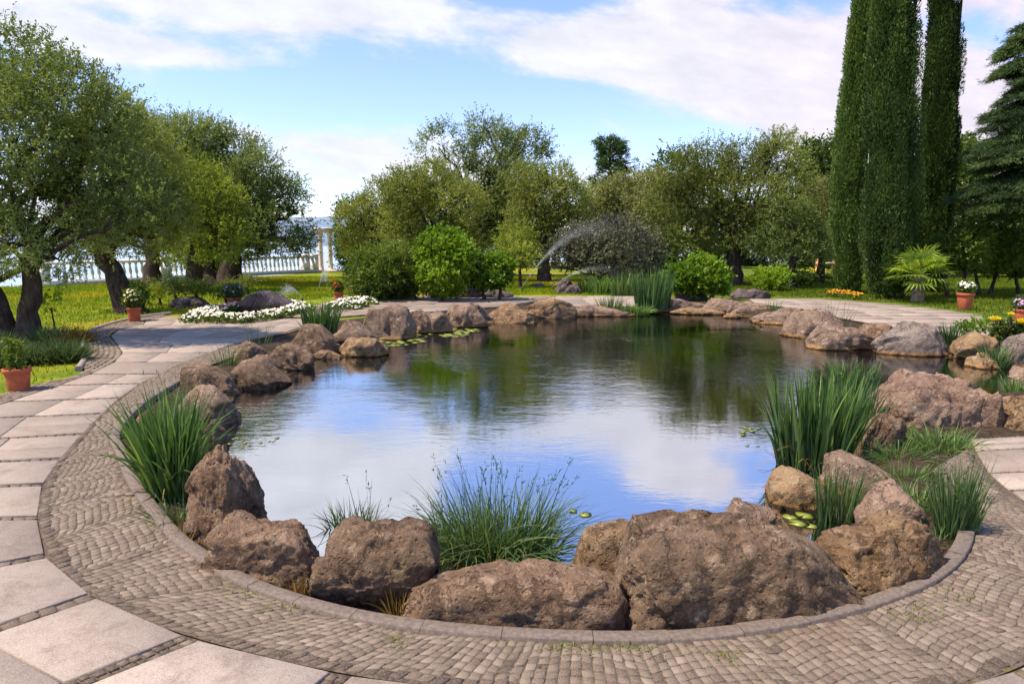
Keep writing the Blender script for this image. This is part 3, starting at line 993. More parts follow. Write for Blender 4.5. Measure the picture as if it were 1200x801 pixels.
near_g = 'boulders along the near kerb'
rock('tall dark humped boulder beside the near left iris clump', (208, 522, 315, 650), 'rock_brown', 11, -0.1, 0.9, [(-1, .5), (-.55, .85), (-.1, 1), (.35, .95), (.75, .75), (1, .5)], 6, 1.0, cuts=8, group=near_g)
rock('long brown boulder leaning along the kerb between the tall humped boulder and the overhanging one', (222, 598, 388, 691), 'rock_brown', 12, -0.08, 0.55, [(-1, .8), (-.5, 1), (0, .95), (.6, .92), (1, .8)], 6, .9, cuts=7, blocky=5, group=near_g, turn=-0.18)
rock('dark pitted boulder with an overhanging front, a dry tuft under its right side', (360, 606, 517, 720), 'rock_dark', 13, -0.08, 0.75, [(-1, .7), (-.55, .92), (-.1, 1), (.5, 1), (.85, .96), (1, .85)], 6, 1.0, cuts=5, blocky=6, foot=0.55, group=near_g)
rock('long low flat-topped reddish brown boulder at the front middle of the kerb', (468, 655, 745, 746), 'rock_brown', 14, -0.08, 0.36, [(-1, .62), (-.7, .92), (-.2, 1), (.2, .93), (.5, .90), (.8, .82), (1, .7)], 6, .8, cuts=6, group=near_g, turn=-0.04, blocky=5.5)
rock('largest boulder, a cracked brown dome at the front right of the kerb', (716, 598, 1030, 745), 'rock_dark', 15, -0.06, 0.48, [(-1, .55), (-.8, .86), (-.45, 1), (0, .98), (.3, .92), (.6, .72), (.85, .45), (1, .22)], 6, 1.0, group=near_g, blocky=4.2, cuts=11, turn=0.05)
rock('smooth lobed tan boulder tucked behind the left end of the largest cracked boulder', (668, 608, 790, 690), 'rock_tan', 16, -0.12, 0.7, None, 5, .9, group=near_g)
rock('low folded golden brown boulder right of the largest cracked one', (950, 598, 1112, 700), 'rock_tan', 171, -0.06, 0.62, [(-1, .7), (-.5, .85), (0, .92), (.4, 1), (.8, .95), (1, .8)], 6, 1.2, cuts=6, blocky=5, group=near_g, turn=0.35)
rock('small flat stone at the water just behind the largest cracked boulder', (848, 583, 912, 625), 'rock_shore', 18, -0.2, 0.7, None, 5, .8, group=near_g)
rock('smooth flat boulder with an orange waterline standing in the pond by the lily pads', (896, 546, 975, 600), 'rock_yellow', 19, -0.2, 0.9, None, 5, .6, group=near_g)
rock('broad smooth brown slab-like boulder between the tall reeds and the rounded boulder', (958, 527, 1062, 582), 'rock_shore', 20, -0.16, 0.9, None, 5, .7, group=near_g)
rock('rounded grey brown boulder behind the folded golden one', (1000, 561, 1088, 625), 'rock_pink', 21, -0.08, 0.8, None, 5, .8, group=near_g)
rock('big flat-topped pinkish boulder standing beside the brown channel', (1015, 433, 1160, 512), 'rock_pink', 22, -0.12, 0.7, [(-1, .7), (-.6, .97), (0, 1), (.5, .93), (1, .75)], 6, 1.1, cuts=14, group=near_g, blocky=3.2)
rock('tan boulder low against the right flank of the big pinkish flat-topped boulder', (1125, 455, 1178, 510), 'rock_pink', 122, -0.1, 0.8, None, 5, 1.0, group=near_g)
rock('tan boulder cut off by the right edge beside the slab path', (1160, 462, 1250, 512), 'rock_tan', 23, -0.08, 0.7, None, 5, 1.0, group=near_g)
rock('lumpy lichen-spotted boulder below the left front of the big pinkish one', (1008, 484, 1068, 538), 'rock_dark', 24, -0.12, 0.8, None, 5, 1.1, group=near_g)

far_g = 'boulders along the right shore'
rock('grey humped boulder with a yellow waterline across the brown channel', (1020, 376.6, 1114, 418), 'rock_grey', 31, -0.2, 0.6, [(-1, .55), (-.5, .75), (0, 1), (.4, .92), (.8, .6), (1, .4)], 5, .8, group=far_g)
rock('yellowish lumpy boulder under the low green leafy plant', (1110, 388.88, 1174, 422), 'rock_yellow', 32, -0.2, 0.7, None, 5, 1.1, group=far_g)
rock('small pale ochre stone lying in the channel', (1129, 412.76, 1174, 433), 'rock_yellow', 33, -0.2, 0.8, None, 5, 1.30, group=far_g)
rock('dark grey boulder below the yellow flowers at the right edge', (1168, 389.84, 1237, 434), 'rock_grey', 34, -0.2, 0.7, None, 5, .9, group=far_g)
rock('small pinkish stone at the right edge in the channel', (1180, 428.6, 1227, 447), 'rock_pink', 35, -0.2, 0.8, None, 5, 1.16, group=far_g)
rock('round pitted boulder at the water left of the grey hump', (941, 376.96, 1030, 411), 'rock_shore', 36, -0.2, 0.6, None, 5, 1.1, group=far_g)
rock('brown boulder half behind the round pitted one', (913, 361.12, 990, 397), 'rock_shore', 37, -0.2, 0.6, [(-1, .5), (-.4, .8), (.2, 1), (1, .6)], 5, 1.0, group=far_g)
rock('brown stone wedged between the round pitted boulder and the grey hump', (1002, 378.24, 1052, 404), 'rock_brown', 38, -0.16, 0.7, None, 5, 1.45, group=far_g)
led = 'flat ledge rocks on the far shore'
rock('sloping pale ledge running down to the brown boulder of the right shore', (876, 360.2, 947, 381), 'rock_shore', 41, -0.2, 0.7, [(-1, .35), (0, .8), (.5, 1), (1, .8)], 5, 1.30, group=led)
rock('long low grey ledge under the right end of the far paving', (853, 353.2, 910, 370), 'rock_shore', 42, -0.2, 0.6, None, 5, 1.45, group=led)
rock('dark layered ledge below the leafy shrub of the far shore', (822, 349, 884, 369), 'rock_shore', 43, -0.2, 0.6, None, 5, 1.59, group=led)
rock('violet grey ledge left of the leafy shrub base', (752, 349.2, 832, 366), 'rock_shore', 44, -0.2, 0.5, None, 5, 1.45, group=led)
rock('dark flat rock resting on the violet grey ledge', (784, 340, 832, 352), 'rock_violet', 45, -0.05, 0.6, None, 5, 1.30, group=led)
rock('flat-topped grey rock set back on the far paving before the golden shrub', (854, 338, 904, 350), 'rock_violet', 46, -0.03, 0.6, None, 5, 1.30, group=led)
rock('low red brown ledge at the waterline beneath the violet ledge', (784, 359.4, 852, 369), 'rock_yellow', 47, -0.2, 0.4, None, 5, 1.16, group=led)
rock('small pale stone poking from the far water', (847, 366.6, 872, 373), 'rock_yellow', 48, -0.2, 0.7, None, 5, 1.16, group=led)
rock('long thin ledge with pale top at the middle of the far shore', (657, 357.3, 745, 371), 'rock_shore', 49, -0.2, 0.35, None, 5, 1.30, group=led)
rock('reddish wedge-shaped ledge at the far shore with a dark right end', (605, 349.6, 677, 373), 'rock_tan', 50, -0.2, 0.5, [(-1, .5), (-.3, .9), (.3, 1), (1, .75)], 5, 1.30, group=led)
rock('humped tan boulder of the far shore left of the reddish wedge', (561, 354.6, 631, 379), 'rock_tan', 51, -0.2, 0.6, None, 5, 1.45, group=led)
rock('rounded brown boulder of the far shore beside the striped paving', (517, 354.7, 579, 384), 'rock_shore', 52, -0.2, 0.6, None, 5, 1.45, group=led)

lf = 'boulders along the left shore'
rock('low tan boulder beside the pale lily pad raft', (473, 362.9, 532, 391), 'rock_shore', 53, -0.2, 0.6, None, 5, 1.45, group=lf)
rock('big rounded boulder behind the pale lily pad raft', (423, 357.5, 489, 399), 'rock_shore', 54, -0.2, 0.7, None, 5, 1.0, group=lf)
rock('brown boulder between the short dense iris clump and the water', (385, 375.2, 445, 410), 'rock_shore', 55, -0.2, 0.7, None, 5, 1.0, group=lf)
rock('yellow stained low stone at the waterline before the brown boulder', (397, 394.3, 457, 419), 'rock_yellow', 56, -0.2, 0.6, None, 5, 1.30, group=lf)
rock('flat reddish stone at the waterline under the short dense iris clump', (363, 409.96, 404, 421), 'rock_tan', 57, -0.2, 0.6, None, 5, 1.01, group=lf)
rock('grey brown triangular boulder in front of the short dense iris clump', (334, 379.04, 399, 414), 'rock_dark', 58, -0.16, 0.7, [(-1, .4), (-.3, 1), (.2, .95), (1, .45)], 5, 1.0, group=lf)
rock('rounded speckled boulder left of the grey brown triangular one', (305, 401.72, 369, 433), 'rock_dark', 59, -0.18, 0.7, None, 5, .9, group=lf)
rock('small dark round stone perched on the long sloping speckled boulder', (271, 399.16, 316, 424), 'rock_dark', 60, -0.03, 0.8, None, 5, .9, group=lf)
rock('sloping speckled boulder running down to a point in the water', (260, 415.6, 344, 457), 'rock_dark', 61, -0.2, 0.8, [(-1, .7), (-.4, 1), (.1, .95), (.6, .5), (1, .12)], 5, 1.0, group=lf)
rock('dark low boulder just above the pinkish one by the left path', (208, 426.12, 281, 462), 'rock_dark', 62, -0.14, 0.7, None, 5, 1.0, group=lf)
rock('flat pinkish boulder below the dark low one, overhanging the water', (206, 450.08, 283, 497), 'rock_pink', 63, -0.16, 0.8, [(-1, .7), (-.3, 1), (.4, .9), (1, .5)], 5, 1.0, group=lf)
rock('small broken stone at the water above the tall humped boulder', (234, 490.88, 270, 524), 'rock_dark', 64, -0.2, 0.9, None, 5, 1.1, group=lf)
rock('small ochre stone half hidden in the near left iris clump', (158, 482.24, 197, 508), 'rock_tan', 65, -0.04, 0.8, None, 5, 1.30, group=lf)

gd = 'garden rocks on lawn and beds'
rock('large split boulder with a dark overhang inside the white flower ring', (274, 340, 354, 367), 'rock_violet', 71, -0.03, 0.6, [(-1, .45), (-.5, .75), (0, 1), (.35, .9), (.7, .6), (1, .35)], 5, 1.0, group=gd, foot=0.35)
rock('flat purple grey rock on the left lawn before the dense round shrub', (196, 347, 248, 361), 'rock_violet', 72, -0.03, 0.5, None, 5, 1.30, group=gd, blocky=3.5)
rock('square dark stump-like rock left of the long dark boulder', (461, 335, 489, 350), 'rock_violet', 73, -0.03, 0.7, None, 5, 1.45, group=gd, blocky=4)
rock('long dark brown boulder beneath the bright round shrub', (498, 324, 568, 350), 'rock_violet', 74, -0.03, 0.5, [(-1, .6), (-.7, 1), (0, .9), (.5, .75), (1, .3)], 5, 1.1, group=gd)
rock('low violet grey block under the small two-stemmed shrub', (563, 338, 602, 349), 'rock_violet', 75, -0.03, 0.6, None, 5, 1.30, group=gd, blocky=4)
for i, (bx, lb) in enumerate((((651, 330, 668, 344), 'leftmost dark stone of the little heap by the sprinkler lawn'), ((660, 333, 683, 344.5), 'pale slanted stone on the right of the little heap by the sprinkler lawn'),
                              ((655, 327, 672, 336), 'topmost flat stone of the little heap by the sprinkler lawn'))):
    rock(lb, bx, 'rock_violet', 80 + i, -0.03, 0.6, None, 5, 1.30, group=gd)
rock('flat grey rock alone on the far lawn near the sprinkler jet', (619, 331, 640, 337), 'rock_violet', 84, -0.03, 0.6, None, 3, .8, group=gd)
rock('pale cream stone showing above the tall far iris clumps', (741, 309, 758, 326), 'cream_stone', 85, -0.03, 0.8, None, 4, .6, group=gd)
rock('small pale stone beneath the dark right olive', (926, 329, 936, 338), 'rock_violet', 86, -0.03, 0.8, None, 3, .8, group=gd)

# ================================================================== PLANTS
def basis(Dv, rr):
    """two unit vectors square to each direction, turned at random"""
    a = rr.normal(size=Dv.shape)
    u = np.cross(Dv, a); u /= np.linalg.norm(u, axis=1)[:, None] + 1e-9
    return u, np.cross(Dv, u)


def leaves(mb, P, Dv, L, Wd, v, rr, up=0.0, fold=0.0):
    """one pointed four-cornered leaf per point, pointing along Dv"""
    n = len(P)
    Dv = Dv / (np.linalg.norm(Dv, axis=1)[:, None] + 1e-9)
    u, w = basis(Dv, rr)
    if up:
        z = np.array([0, 0, 1.0])
        u2 = np.cross(Dv, z + rr.normal(0, 1 - up, (n, 3)))
        u = u2 / (np.linalg.norm(u2, axis=1)[:, None] + 1e-9)
    L = np.broadcast_to(L, (n,))[:, None]; Wd = np.broadcast_to(Wd, (n,))[:, None]
    A = P; B = P + Dv * L * 0.5 + u * Wd * 0.5; C = P + Dv * L; E = P + Dv * L * 0.5 - u * Wd * 0.5
    V = np.stack([A, B, C, E], 1).reshape(-1, 3)
    mb.add(V, np.arange(4 * n).reshape(n, 4), np.repeat(np.clip(v, 0, 1), 4))


def unit(n, rr):
    d = rr.normal(size=(n, 3))
    return d / np.linalg.norm(d, axis=1)[:, None]


DENS, LEAF_L, LEAF_W = 5.4, 1.0, 1.25


def crown(mb, lobes, rr, dens, sprig_l, leaf_l, leaf_w, per, upw=0.35, gap=0.25, shell=0.55, droop=0.0, vbase=0.5):
    """lobes: (centre, radii).  Sprigs of leaves spread through each lobe's outer volume, thinned where a noise field is low."""
    for C, Rr in lobes:
        C = np.array(C); Rr = np.array(Rr)
        Rr = np.maximum(Rr - 0.28 * sprig_l, Rr * 0.6)
        area = 4 * math.pi * ((Rr[0] * Rr[1]) ** 1.6 / 3 + (Rr[0] * Rr[2]) ** 1.6 / 3 + (Rr[1] * Rr[2]) ** 1.6 / 3) ** (1 / 1.6)
        n = max(6, int(area * dens * DENS))
        d = unit(n, rr)
        rad = shell + (1.0 - shell) * rr.random(n) ** 0.6
        Pn = C + d * Rr * 1.0
        lump = fbm(Pn * 0.85 + 40, 3, 11)
        rad = rad * (1 + 0.20 * lump + 0.10 * fbm(Pn * 2.3 + 5, 2, 4))
        P = C + d * Rr * rad[:, None]
        keep = fbm(P * 1.1 + 9.1, 2, 21) + 0.75 * rr.random(n) > gap * 1.2 - 0.35
        P, d, n2 = P[keep], d[keep], int(keep.sum())
        if n2 == 0: continue
        tone = vbase + 0.30 * fbm(P * 0.8, 2, 31) + rr.normal(0, .10, n2) + 0.08 * rr.normal()
        sd = d * 0.75 + np.array([0, 0, upw - droop]) + 0.65 * unit(n2, rr)
        sd /= np.linalg.norm(sd, axis=1)[:, None]
        sl = sprig_l * rr.uniform(0.5, 1.35, n2)
        k = rr.random((n2, per))
        bend = unit(n2, rr) * 0.25 + np.array([0, 0, -droop * 0.6])
        base = P[:, None, :] + sd[:, None, :] * (k * sl[:, None])[:, :, None] + bend[:, None, :] * (k ** 2 * sl[:, None])[:, :, None]
        ld = sd[:, None, :] * 0.6 + rr.normal(0, 0.62, (n2, per, 3))
        leaves(mb, base.reshape(-1, 3), ld.reshape(-1, 3), leaf_l * LEAF_L * rr.uniform(.65, 1.25, n2 * per), leaf_w * LEAF_W * rr.uniform(.7, 1.2, n2 * per),
               np.repeat(tone, per) + rr.normal(0, .07, n2 * per), rr)


def limb(mb, a, b, r0, r1, rr, wob=0.10, n=8, seg=7):
    a, b = np.array(a, float), np.array(b, float)
    tt = np.linspace(0, 1, n)[:, None]
    L = np.linalg.norm(b - a)
    off = np.cumsum(rr.normal(0, wob * L / n * 1.6, (n, 3)), axis=0); off -= off[0] + (off[-1] - off[0]) * tt
    P = a + (b - a) * tt + off
    P[:, 2] += (np.sin(tt[:, 0] * math.pi) * 0.06 * L)
    tube(mb, P, np.linspace(r0, r1, n), seg, 0.5, False)
    return P





def tree(name, label, base_px, lobes_px, mt, seed, trunk_r=0.2, leaf=(0.085, 0.024), dens=9.0, per=14, sprig=0.42, fork=0.35, gap=0.25, upw=0.35,
         group='olive trees round the garden', cat='tree', y=None, zb=-0.03, stems=None, droop=0.0, vbase=0.5, shell=0.5, twigs=5, dy=0.5, lean_px=None):
    rr = np.random.default_rng(seed)
    x, yb = at(base_px[0], base_px[1], zb)
    if y is not None:
        yb = y; x = xat(base_px[0], y)
    root = empty(name, (x, yb, zb), label, cat, group)
    o3 = np.array([x, yb, zb])
    L = []
    for q in lobes_px:
        cx, cy, rx, ry = q[:4]
        off = q[4] if len(q) > 4 else rr.uniform(-dy, dy)
        s_ = yb / F_PX
        yy = yb + off * rx * s_
        c_ = np.array([xat(cx, yy, cy), yy, zat(cy, yy)]) - o3
        L.append((c_, (rx * s_, 0.9 * max(rx * .9, ry * .8) * s_, ry * s_)))
    mb = MB()
    crown(mb, L, rr, dens, sprig, leaf[0], leaf[1], per, upw, gap, shell, droop, vbase)
    tb = MB()
    zlow = min(c[2] - r_[2] for c, r_ in L)
    ztop = max(c[2] for c, r_ in L)
    cm = np.mean([c for c, _ in L], axis=0)
    for (sx, lean) in (stems or [(0.0, None)]):
        f = np.array([cm[0] * 0.3 + sx * 2.2, cm[1] * 0.2, max(zlow + 0.25 * (ztop - zlow), fork * ztop)])
        if lean is not None: f[0] = lean * yb / F_PX + 0.0
        a0 = np.array([sx, 0, -0.1])
        n = 10
        tt = np.linspace(0, 1, n)
        P = a0 + (f - a0) * tt[:, None] + rr.normal(0, 0.05 * trunk_r * 2, (n, 3)) * (tt * (1 - tt) * 4)[:, None]
        rads = trunk_r * (1 - 0.45 * tt) * (1 + 0.55 * np.exp(-tt * 9)) * (1 + rr.normal(0, .04, n))
        tube(tb, P, rads, 10, 0.5, False)
        for c, r_ in L:
            if stems and len(stems) > 1 and rr.random() < 0.45: continue
            st_ = P[rr.integers(5, n)]
            Q = limb(tb, st_, c, trunk_r * 0.30, trunk_r * 0.07, rr, 0.16)
            for _ in range(twigs):
                d = unit(1, rr)[0]; d[2] = abs(d[2]) * 0.8
                limb(tb, Q[rr.integers(4, 8)], c + d * np.array(r_) * 0.85, trunk_r * 0.06, trunk_r * 0.015, rr, 0.14, 6, 5)
    link('crown', mb.done('crown', M[mt]), root)
    link('trunk', tb.done('trunk', M['bark'], True), root)
    return root


# --- left group
tree('olive_tree', 'large gnarled olive nearest on the left, its split trunk rising from a lavender bed', (20, 402), [(20, 80, 62, 50), (70, 115, 60, 52), (-60, 110, 70, 70), (125, 150, 45, 45), (20, 165, 75, 60), (95, 195, 70, 55), (-50, 220, 70, 60), (150, 215, 42, 40),
     (55, 255, 60, 42), (5, 280, 45, 40), (70, 305, 28, 25), (110, 262, 40, 30), (-30, 300, 40, 34), (178, 245, 26, 30)], 'olive_dark', 101, 0.20, (0.062, 0.019), 26, 15, 0.30, gap=0.22,
     stems=[(-0.10, -38), (0.16, 32)], fork=0.2, dy=0.7, vbase=.52)
tree('olive_tree', 'olive with a dark leaning trunk behind the flower pot at the path bend', (153, 366), [(140, 165, 50, 45), (178, 190, 42, 42), (110, 215, 50, 45), (165, 235, 50, 40), (200, 250, 28, 32), (130, 270, 45, 32), (178, 280, 35, 25), (95, 275, 32, 28)],
     'olive', 102, 0.30, (0.075, 0.022), 17, 14, 0.36, stems=[(0, -34)], fork=.28, vbase=.55, gap=.25)
tree('olive_tree', 'dark olive rising behind the leaning-trunk olive on the left', (178, 333), [(160, 175, 40, 40), (195, 170, 38, 32), (215, 200, 40, 45), (180, 230, 45, 45), (205, 265, 40, 35)], 'olive_dark', 103, 0.35, (0.10, 0.03), 12, 14, 0.5, gap=0.2)
tree('olive_tree', 'bright yellow green olive in the middle of the left grove', (225, 334), [(232, 210, 30, 26), (255, 240, 32, 34), (222, 255, 32, 38), (258, 280, 28, 28), (218, 292, 26, 20), (270, 262, 18, 22)], 'olive_bright', 104, 0.36, (0.095, 0.03), 13, 14, 0.45, gap=.2, y=24)
tree('olive_tree', 'tall dark olive at the right end of the left grove by the balustrade', (247, 335), [(230, 165, 38, 26), (268, 178, 38, 32), (300, 205, 34, 30), (285, 240, 40, 40), (330, 232, 30, 26), (325, 268, 40, 32), (290, 282, 42, 24), (350, 250, 16, 18), (352, 285, 20, 18), (342, 222, 18, 14), (255, 215, 40, 40)],
     'olive_dark', 105, 0.5, (0.10, 0.032), 12, 14, 0.5, stems=[(-0.1, -12), (0.8, 26)], vbase=.48, gap=.2)
tree('olive_tree', 'dim olive filling the shade behind the left grove trunks', (262, 331), [(240, 240, 40, 40), (275, 285, 40, 24), (235, 288, 35, 22), (200, 290, 30, 22)], 'olive_dark', 106, 0.45, (0.10, 0.03), 11, 13, 0.5, vbase=.35)

# --- centre
tree('conifer_hedge_tree', 'dark green tree standing right beside the stone column', (410, 322), [(408, 262, 16, 26), (415, 290, 20, 26), (404, 298, 11, 20), (418, 250, 18, 18)], 'dark_green', 110, 0.2, (0.13, 0.05), 9, 12, 0.5, group='trees behind the pond', y=37)
tree('olive_tree', 'pale olive right of the column with a broad low crown', (436, 322), [(420, 255, 28, 24), (450, 240, 30, 28), (440, 280, 38, 28), (470, 270, 30, 35), (425, 290, 25, 18), (480, 235, 26, 26)], 'olive', 111, 0.3, (0.11, 0.034), 10, 14, 0.5, y=34, vbase=.58)
tree('olive_tree', 'olive before the tall open-crowned tree, its crown reaching over the willowy shrub', (520, 325), [(475, 220, 32, 22), (505, 215, 30, 26), (500, 250, 40, 35), (535, 240, 34, 32), (470, 265, 30, 28), (530, 285, 40, 26), (480, 290, 26, 20)], 'olive', 112, 0.35, (0.11, 0.034), 10, 14, 0.5, y=31, vbase=.55)
tree('olive_tree', 'tallest open-crowned tree of the centre with three loose leafy heads', (556, 325), [(514, 172, 26, 24), (528, 196, 24, 20), (570, 152, 24, 20), (590, 165, 24, 22), (575, 185, 32, 26), (622, 168, 22, 18), (628, 186, 18, 16), (556, 215, 34, 28), (596, 212, 36, 28), (560, 250, 36, 30), (600, 250, 36, 30), (575, 290, 40, 24)],
     'olive_dark', 113, 0.35, (0.12, 0.037), 10, 13, 0.6, gap=.45, vbase=.52, y=35)
tree('olive_tree', 'yellowish olive leaning right behind the sprinkler lawn', (638, 324), [(620, 215, 26, 24), (655, 215, 26, 22), (640, 240, 36, 32), (672, 235, 24, 24), (620, 262, 30, 30), (658, 270, 34, 28), (610, 292, 24, 20)], 'olive', 114, 0.32, (0.11, 0.034), 10, 14, 0.5, y=30, vbase=.62)
tree('olive_tree', 'pale silvery olive crown above the grey purple bush', (724, 318), [(700, 238, 26, 20), (730, 228, 28, 22), (758, 218, 24, 22), (720, 255, 34, 22), (758, 250, 32, 28), (700, 268, 22, 20)], 'silver', 115, 0.32, (0.12, 0.036), 10, 14, 0.5, y=33, vbase=.62)
tree('olive_tree', 'broad spreading olive on the right with a dark twisting trunk', (862, 334), [(795, 205, 32, 28), (830, 190, 36, 26), (872, 190, 36, 26), (912, 190, 34, 28), (790, 240, 30, 30), (830, 235, 42, 34), (880, 235, 42, 36), (930, 230, 30, 34), (800, 275, 34, 22), (845, 275, 36, 22), (905, 275, 38, 22), (938, 265, 22, 24), (910, 168, 18, 14)],
     'olive', 116, 0.34, (0.10, 0.03), 11, 14, 0.48, y=27.5, stems=[(0, -4)], fork=.3, vbase=.5)
tree('olive_tree', 'low dark olive under the right of the broad spreading olive', (928, 335), [(905, 285, 30, 20), (940, 272, 28, 26), (960, 290, 26, 20), (925, 255, 30, 22)], 'olive_dark', 117, 0.2, (0.10, 0.03), 12, 14, 0.45, y=26, vbase=.5)
tree('olive_tree', 'pale olive half hidden by the left edge of the cypresses', (962, 335), [(960, 235, 22, 26), (975, 262, 20, 30), (955, 270, 20, 24), (982, 225, 18, 22), (978, 292, 16, 18)], 'silver', 118, 0.2, (0.10, 0.03), 12, 14, 0.45, y=29, vbase=.5)
tree('olive_tree', 'small thin olive sapling with bright leaves behind the two-stemmed shrub', (610, 332), [(600, 285, 20, 16), (612, 272, 16, 12), (592, 298, 14, 12), (616, 298, 14, 12)], 'olive_bright', 119, 0.08, (0.10, 0.034), 12, 13, 0.4, y=26, vbase=.55)
tree('smoke_bush_tree', 'broad grey purple bush behind the sprinkler jet', (703, 330), [(690, 283, 34, 22), (725, 278, 34, 24), (752, 295, 26, 22), (665, 300, 24, 18), (700, 302, 40, 16), (640, 312, 14, 10), (740, 312, 34, 14)], 'smoke', 120, 0.16, (0.085, 0.05), 16, 13, 0.36, y=26, group='bushes by the far lawn', vbase=.55)
# --- green trees standing further off
FARS = [('fresh green tree behind the broad spreading olive, left of the cypresses', 962, [(945, 185, 20, 20), (965, 195, 26, 28), (985, 185, 18, 24), (960, 230, 34, 30)], 'green', .45),
        ('dark rounded tree at the back between the pine and the broad olive', 790, [(790, 205, 26, 24), (770, 235, 28, 30), (815, 230, 30, 30)], 'dark_green', .6),
        ('dark tree filling the gap behind the pale silvery olive', 740, [(735, 245, 35, 28), (700, 255, 30, 26), (770, 265, 30, 24)], 'dark_green', .5),
        ('dark tree at the back behind the tallest open crown', 590, [(560, 265, 35, 28), (620, 262, 36, 26), (590, 240, 34, 28)], 'dark_green', .4),
        ('dark tree at the back behind the willowy shrub', 470, [(450, 272, 34, 22), (490, 262, 34, 28), (420, 285, 22, 18)], 'dark_green', .4),
        ('dark tree at the back behind the trunk of the broad olive', 870, [(850, 262, 36, 26), (900, 258, 36, 28), (940, 265, 30, 26)], 'dark_green', .4)]
for i, (lb, bx, lob, mt_, vb) in enumerate(FARS):
    tree('broadleaf_tree', lb, (bx, 312), lob + [(bx, 295, 45, 22)], mt_, 130 + i, 0.35, (0.20, 0.09), 4.0, 11, 0.7, y=44 + i, group='trees far behind the garden', vbase=vb)
RFAR = [('yellow green tree at the back just right of the cypresses', 1122, [(1125, 190, 22, 26), (1130, 225, 28, 30), (1118, 255, 20, 20)], 'green', .55, 34),
        ('dark tree at the back behind the clipped trees on the right', 1180, [(1170, 200, 34, 34), (1200, 230, 40, 36), (1150, 240, 30, 24), (1180, 262, 40, 20)], 'dark_green', .4, 38),
        ('dark tree filling the back between the cypresses', 1060, [(1050, 220, 34, 34), (1085, 230, 30, 34), (1020, 260, 30, 30), (1060, 280, 50, 26)], 'dark_green', .4, 40),
        ('dark tree behind the cedar at the right edge', 1250, [(1240, 190, 45, 45), (1275, 240, 45, 45), (1230, 270, 40, 30)], 'dark_green', .4, 36)]
for i, (lb, bx, lob, mt_, vb, yy) in enumerate(RFAR):
    tree('broadleaf_tree', lb, (bx, 314), lob + [(bx, 295, 40, 20)], mt_, 140 + i, 0.35, (0.16, 0.07), 5.0, 12, 0.6, y=yy, group='trees far behind the garden', vbase=vb)
for i, (bx, tx, tw, lb) in enumerate(((948, 178, 11, 'thin pointed conifer tip showing above the fresh green tree'), (1122, 158, 13, 'pointed conifer top just right of the cypresses'))):
    rr = np.random.default_rng(160 + i)
    yy = 50
    x = xat(bx, yy); h = zat(tx, yy)
    root = empty('pointed_conifer', (x, yy, -0.03), lb, 'tree', 'trees far behind the garden')
    mb, tb = MB(), MB()
    tube(tb, [(0, 0, 0), (0, 0, h * .97)], [0.25, 0.03], 7)
    n = 2600
    hh = rr.random(n) ** 0.8
    rad = (1 - hh) * 2.4 * rr.random(n) ** .4 + .08
    an = rr.random(n) * 6.283
    d = np.stack([np.cos(an), np.sin(an), np.full(n, .15)], 1)
    leaves(mb, np.stack([np.cos(an) * rad, np.sin(an) * rad, hh * h], 1), d + rr.normal(0, .4, (n, 3)), 0.45, 0.12, rr.normal(.4, .2, n), rr)
    link('crown', mb.done('crown', M['dark_green']), root); link('trunk', tb.done('trunk', M['bark'], True), root)

# umbrella of a pine in the centre distance
rr = np.random.default_rng(170)
yy = 48
x = xat(712, yy)
root = empty('pine_tree', (x, yy, -.03), 'lone dark pine standing above the crowns in the centre', 'tree', 'trees far behind the garden')
mb, tb = MB(), MB()
ht = zat(163, yy)
tube(tb, [(0, 0, 0), (.1, 0, ht * .5), (0, 0, ht)], [.3, .2, .05], 8)
for k in range(64):
    f = rr.random() ** 0.8
    z = ht * (0.50 + 0.48 * f)
    L_ = (1.0 - 0.70 * f) * 2.5 * rr.uniform(.45, 1.15)
    an = rr.random() * 6.283
    e = np.array([math.cos(an) * L_, math.sin(an) * L_, z + L_ * 0.35])
    limb(tb, (0, 0, z), e, .06, .02, rr, .08, 5, 5)
    for j in range(3):
        c = np.array([0, 0, z]) + (e - np.array([0, 0, z])) * rr.uniform(.6, 1.08) + rr.normal(0, .12, 3)
        d = unit(55, rr); d[:, 2] = np.abs(d[:, 2]) * .8
        leaves(mb, np.tile(c, (55, 1)) + rr.normal(0, .10, (55, 3)), d, 0.24, 0.045, rr.normal(.35, .2, 55), rr)
link('crown', mb.done('crown', M['dark_green']), root); link('trunk', tb.done('trunk', M['bark'], True), root)


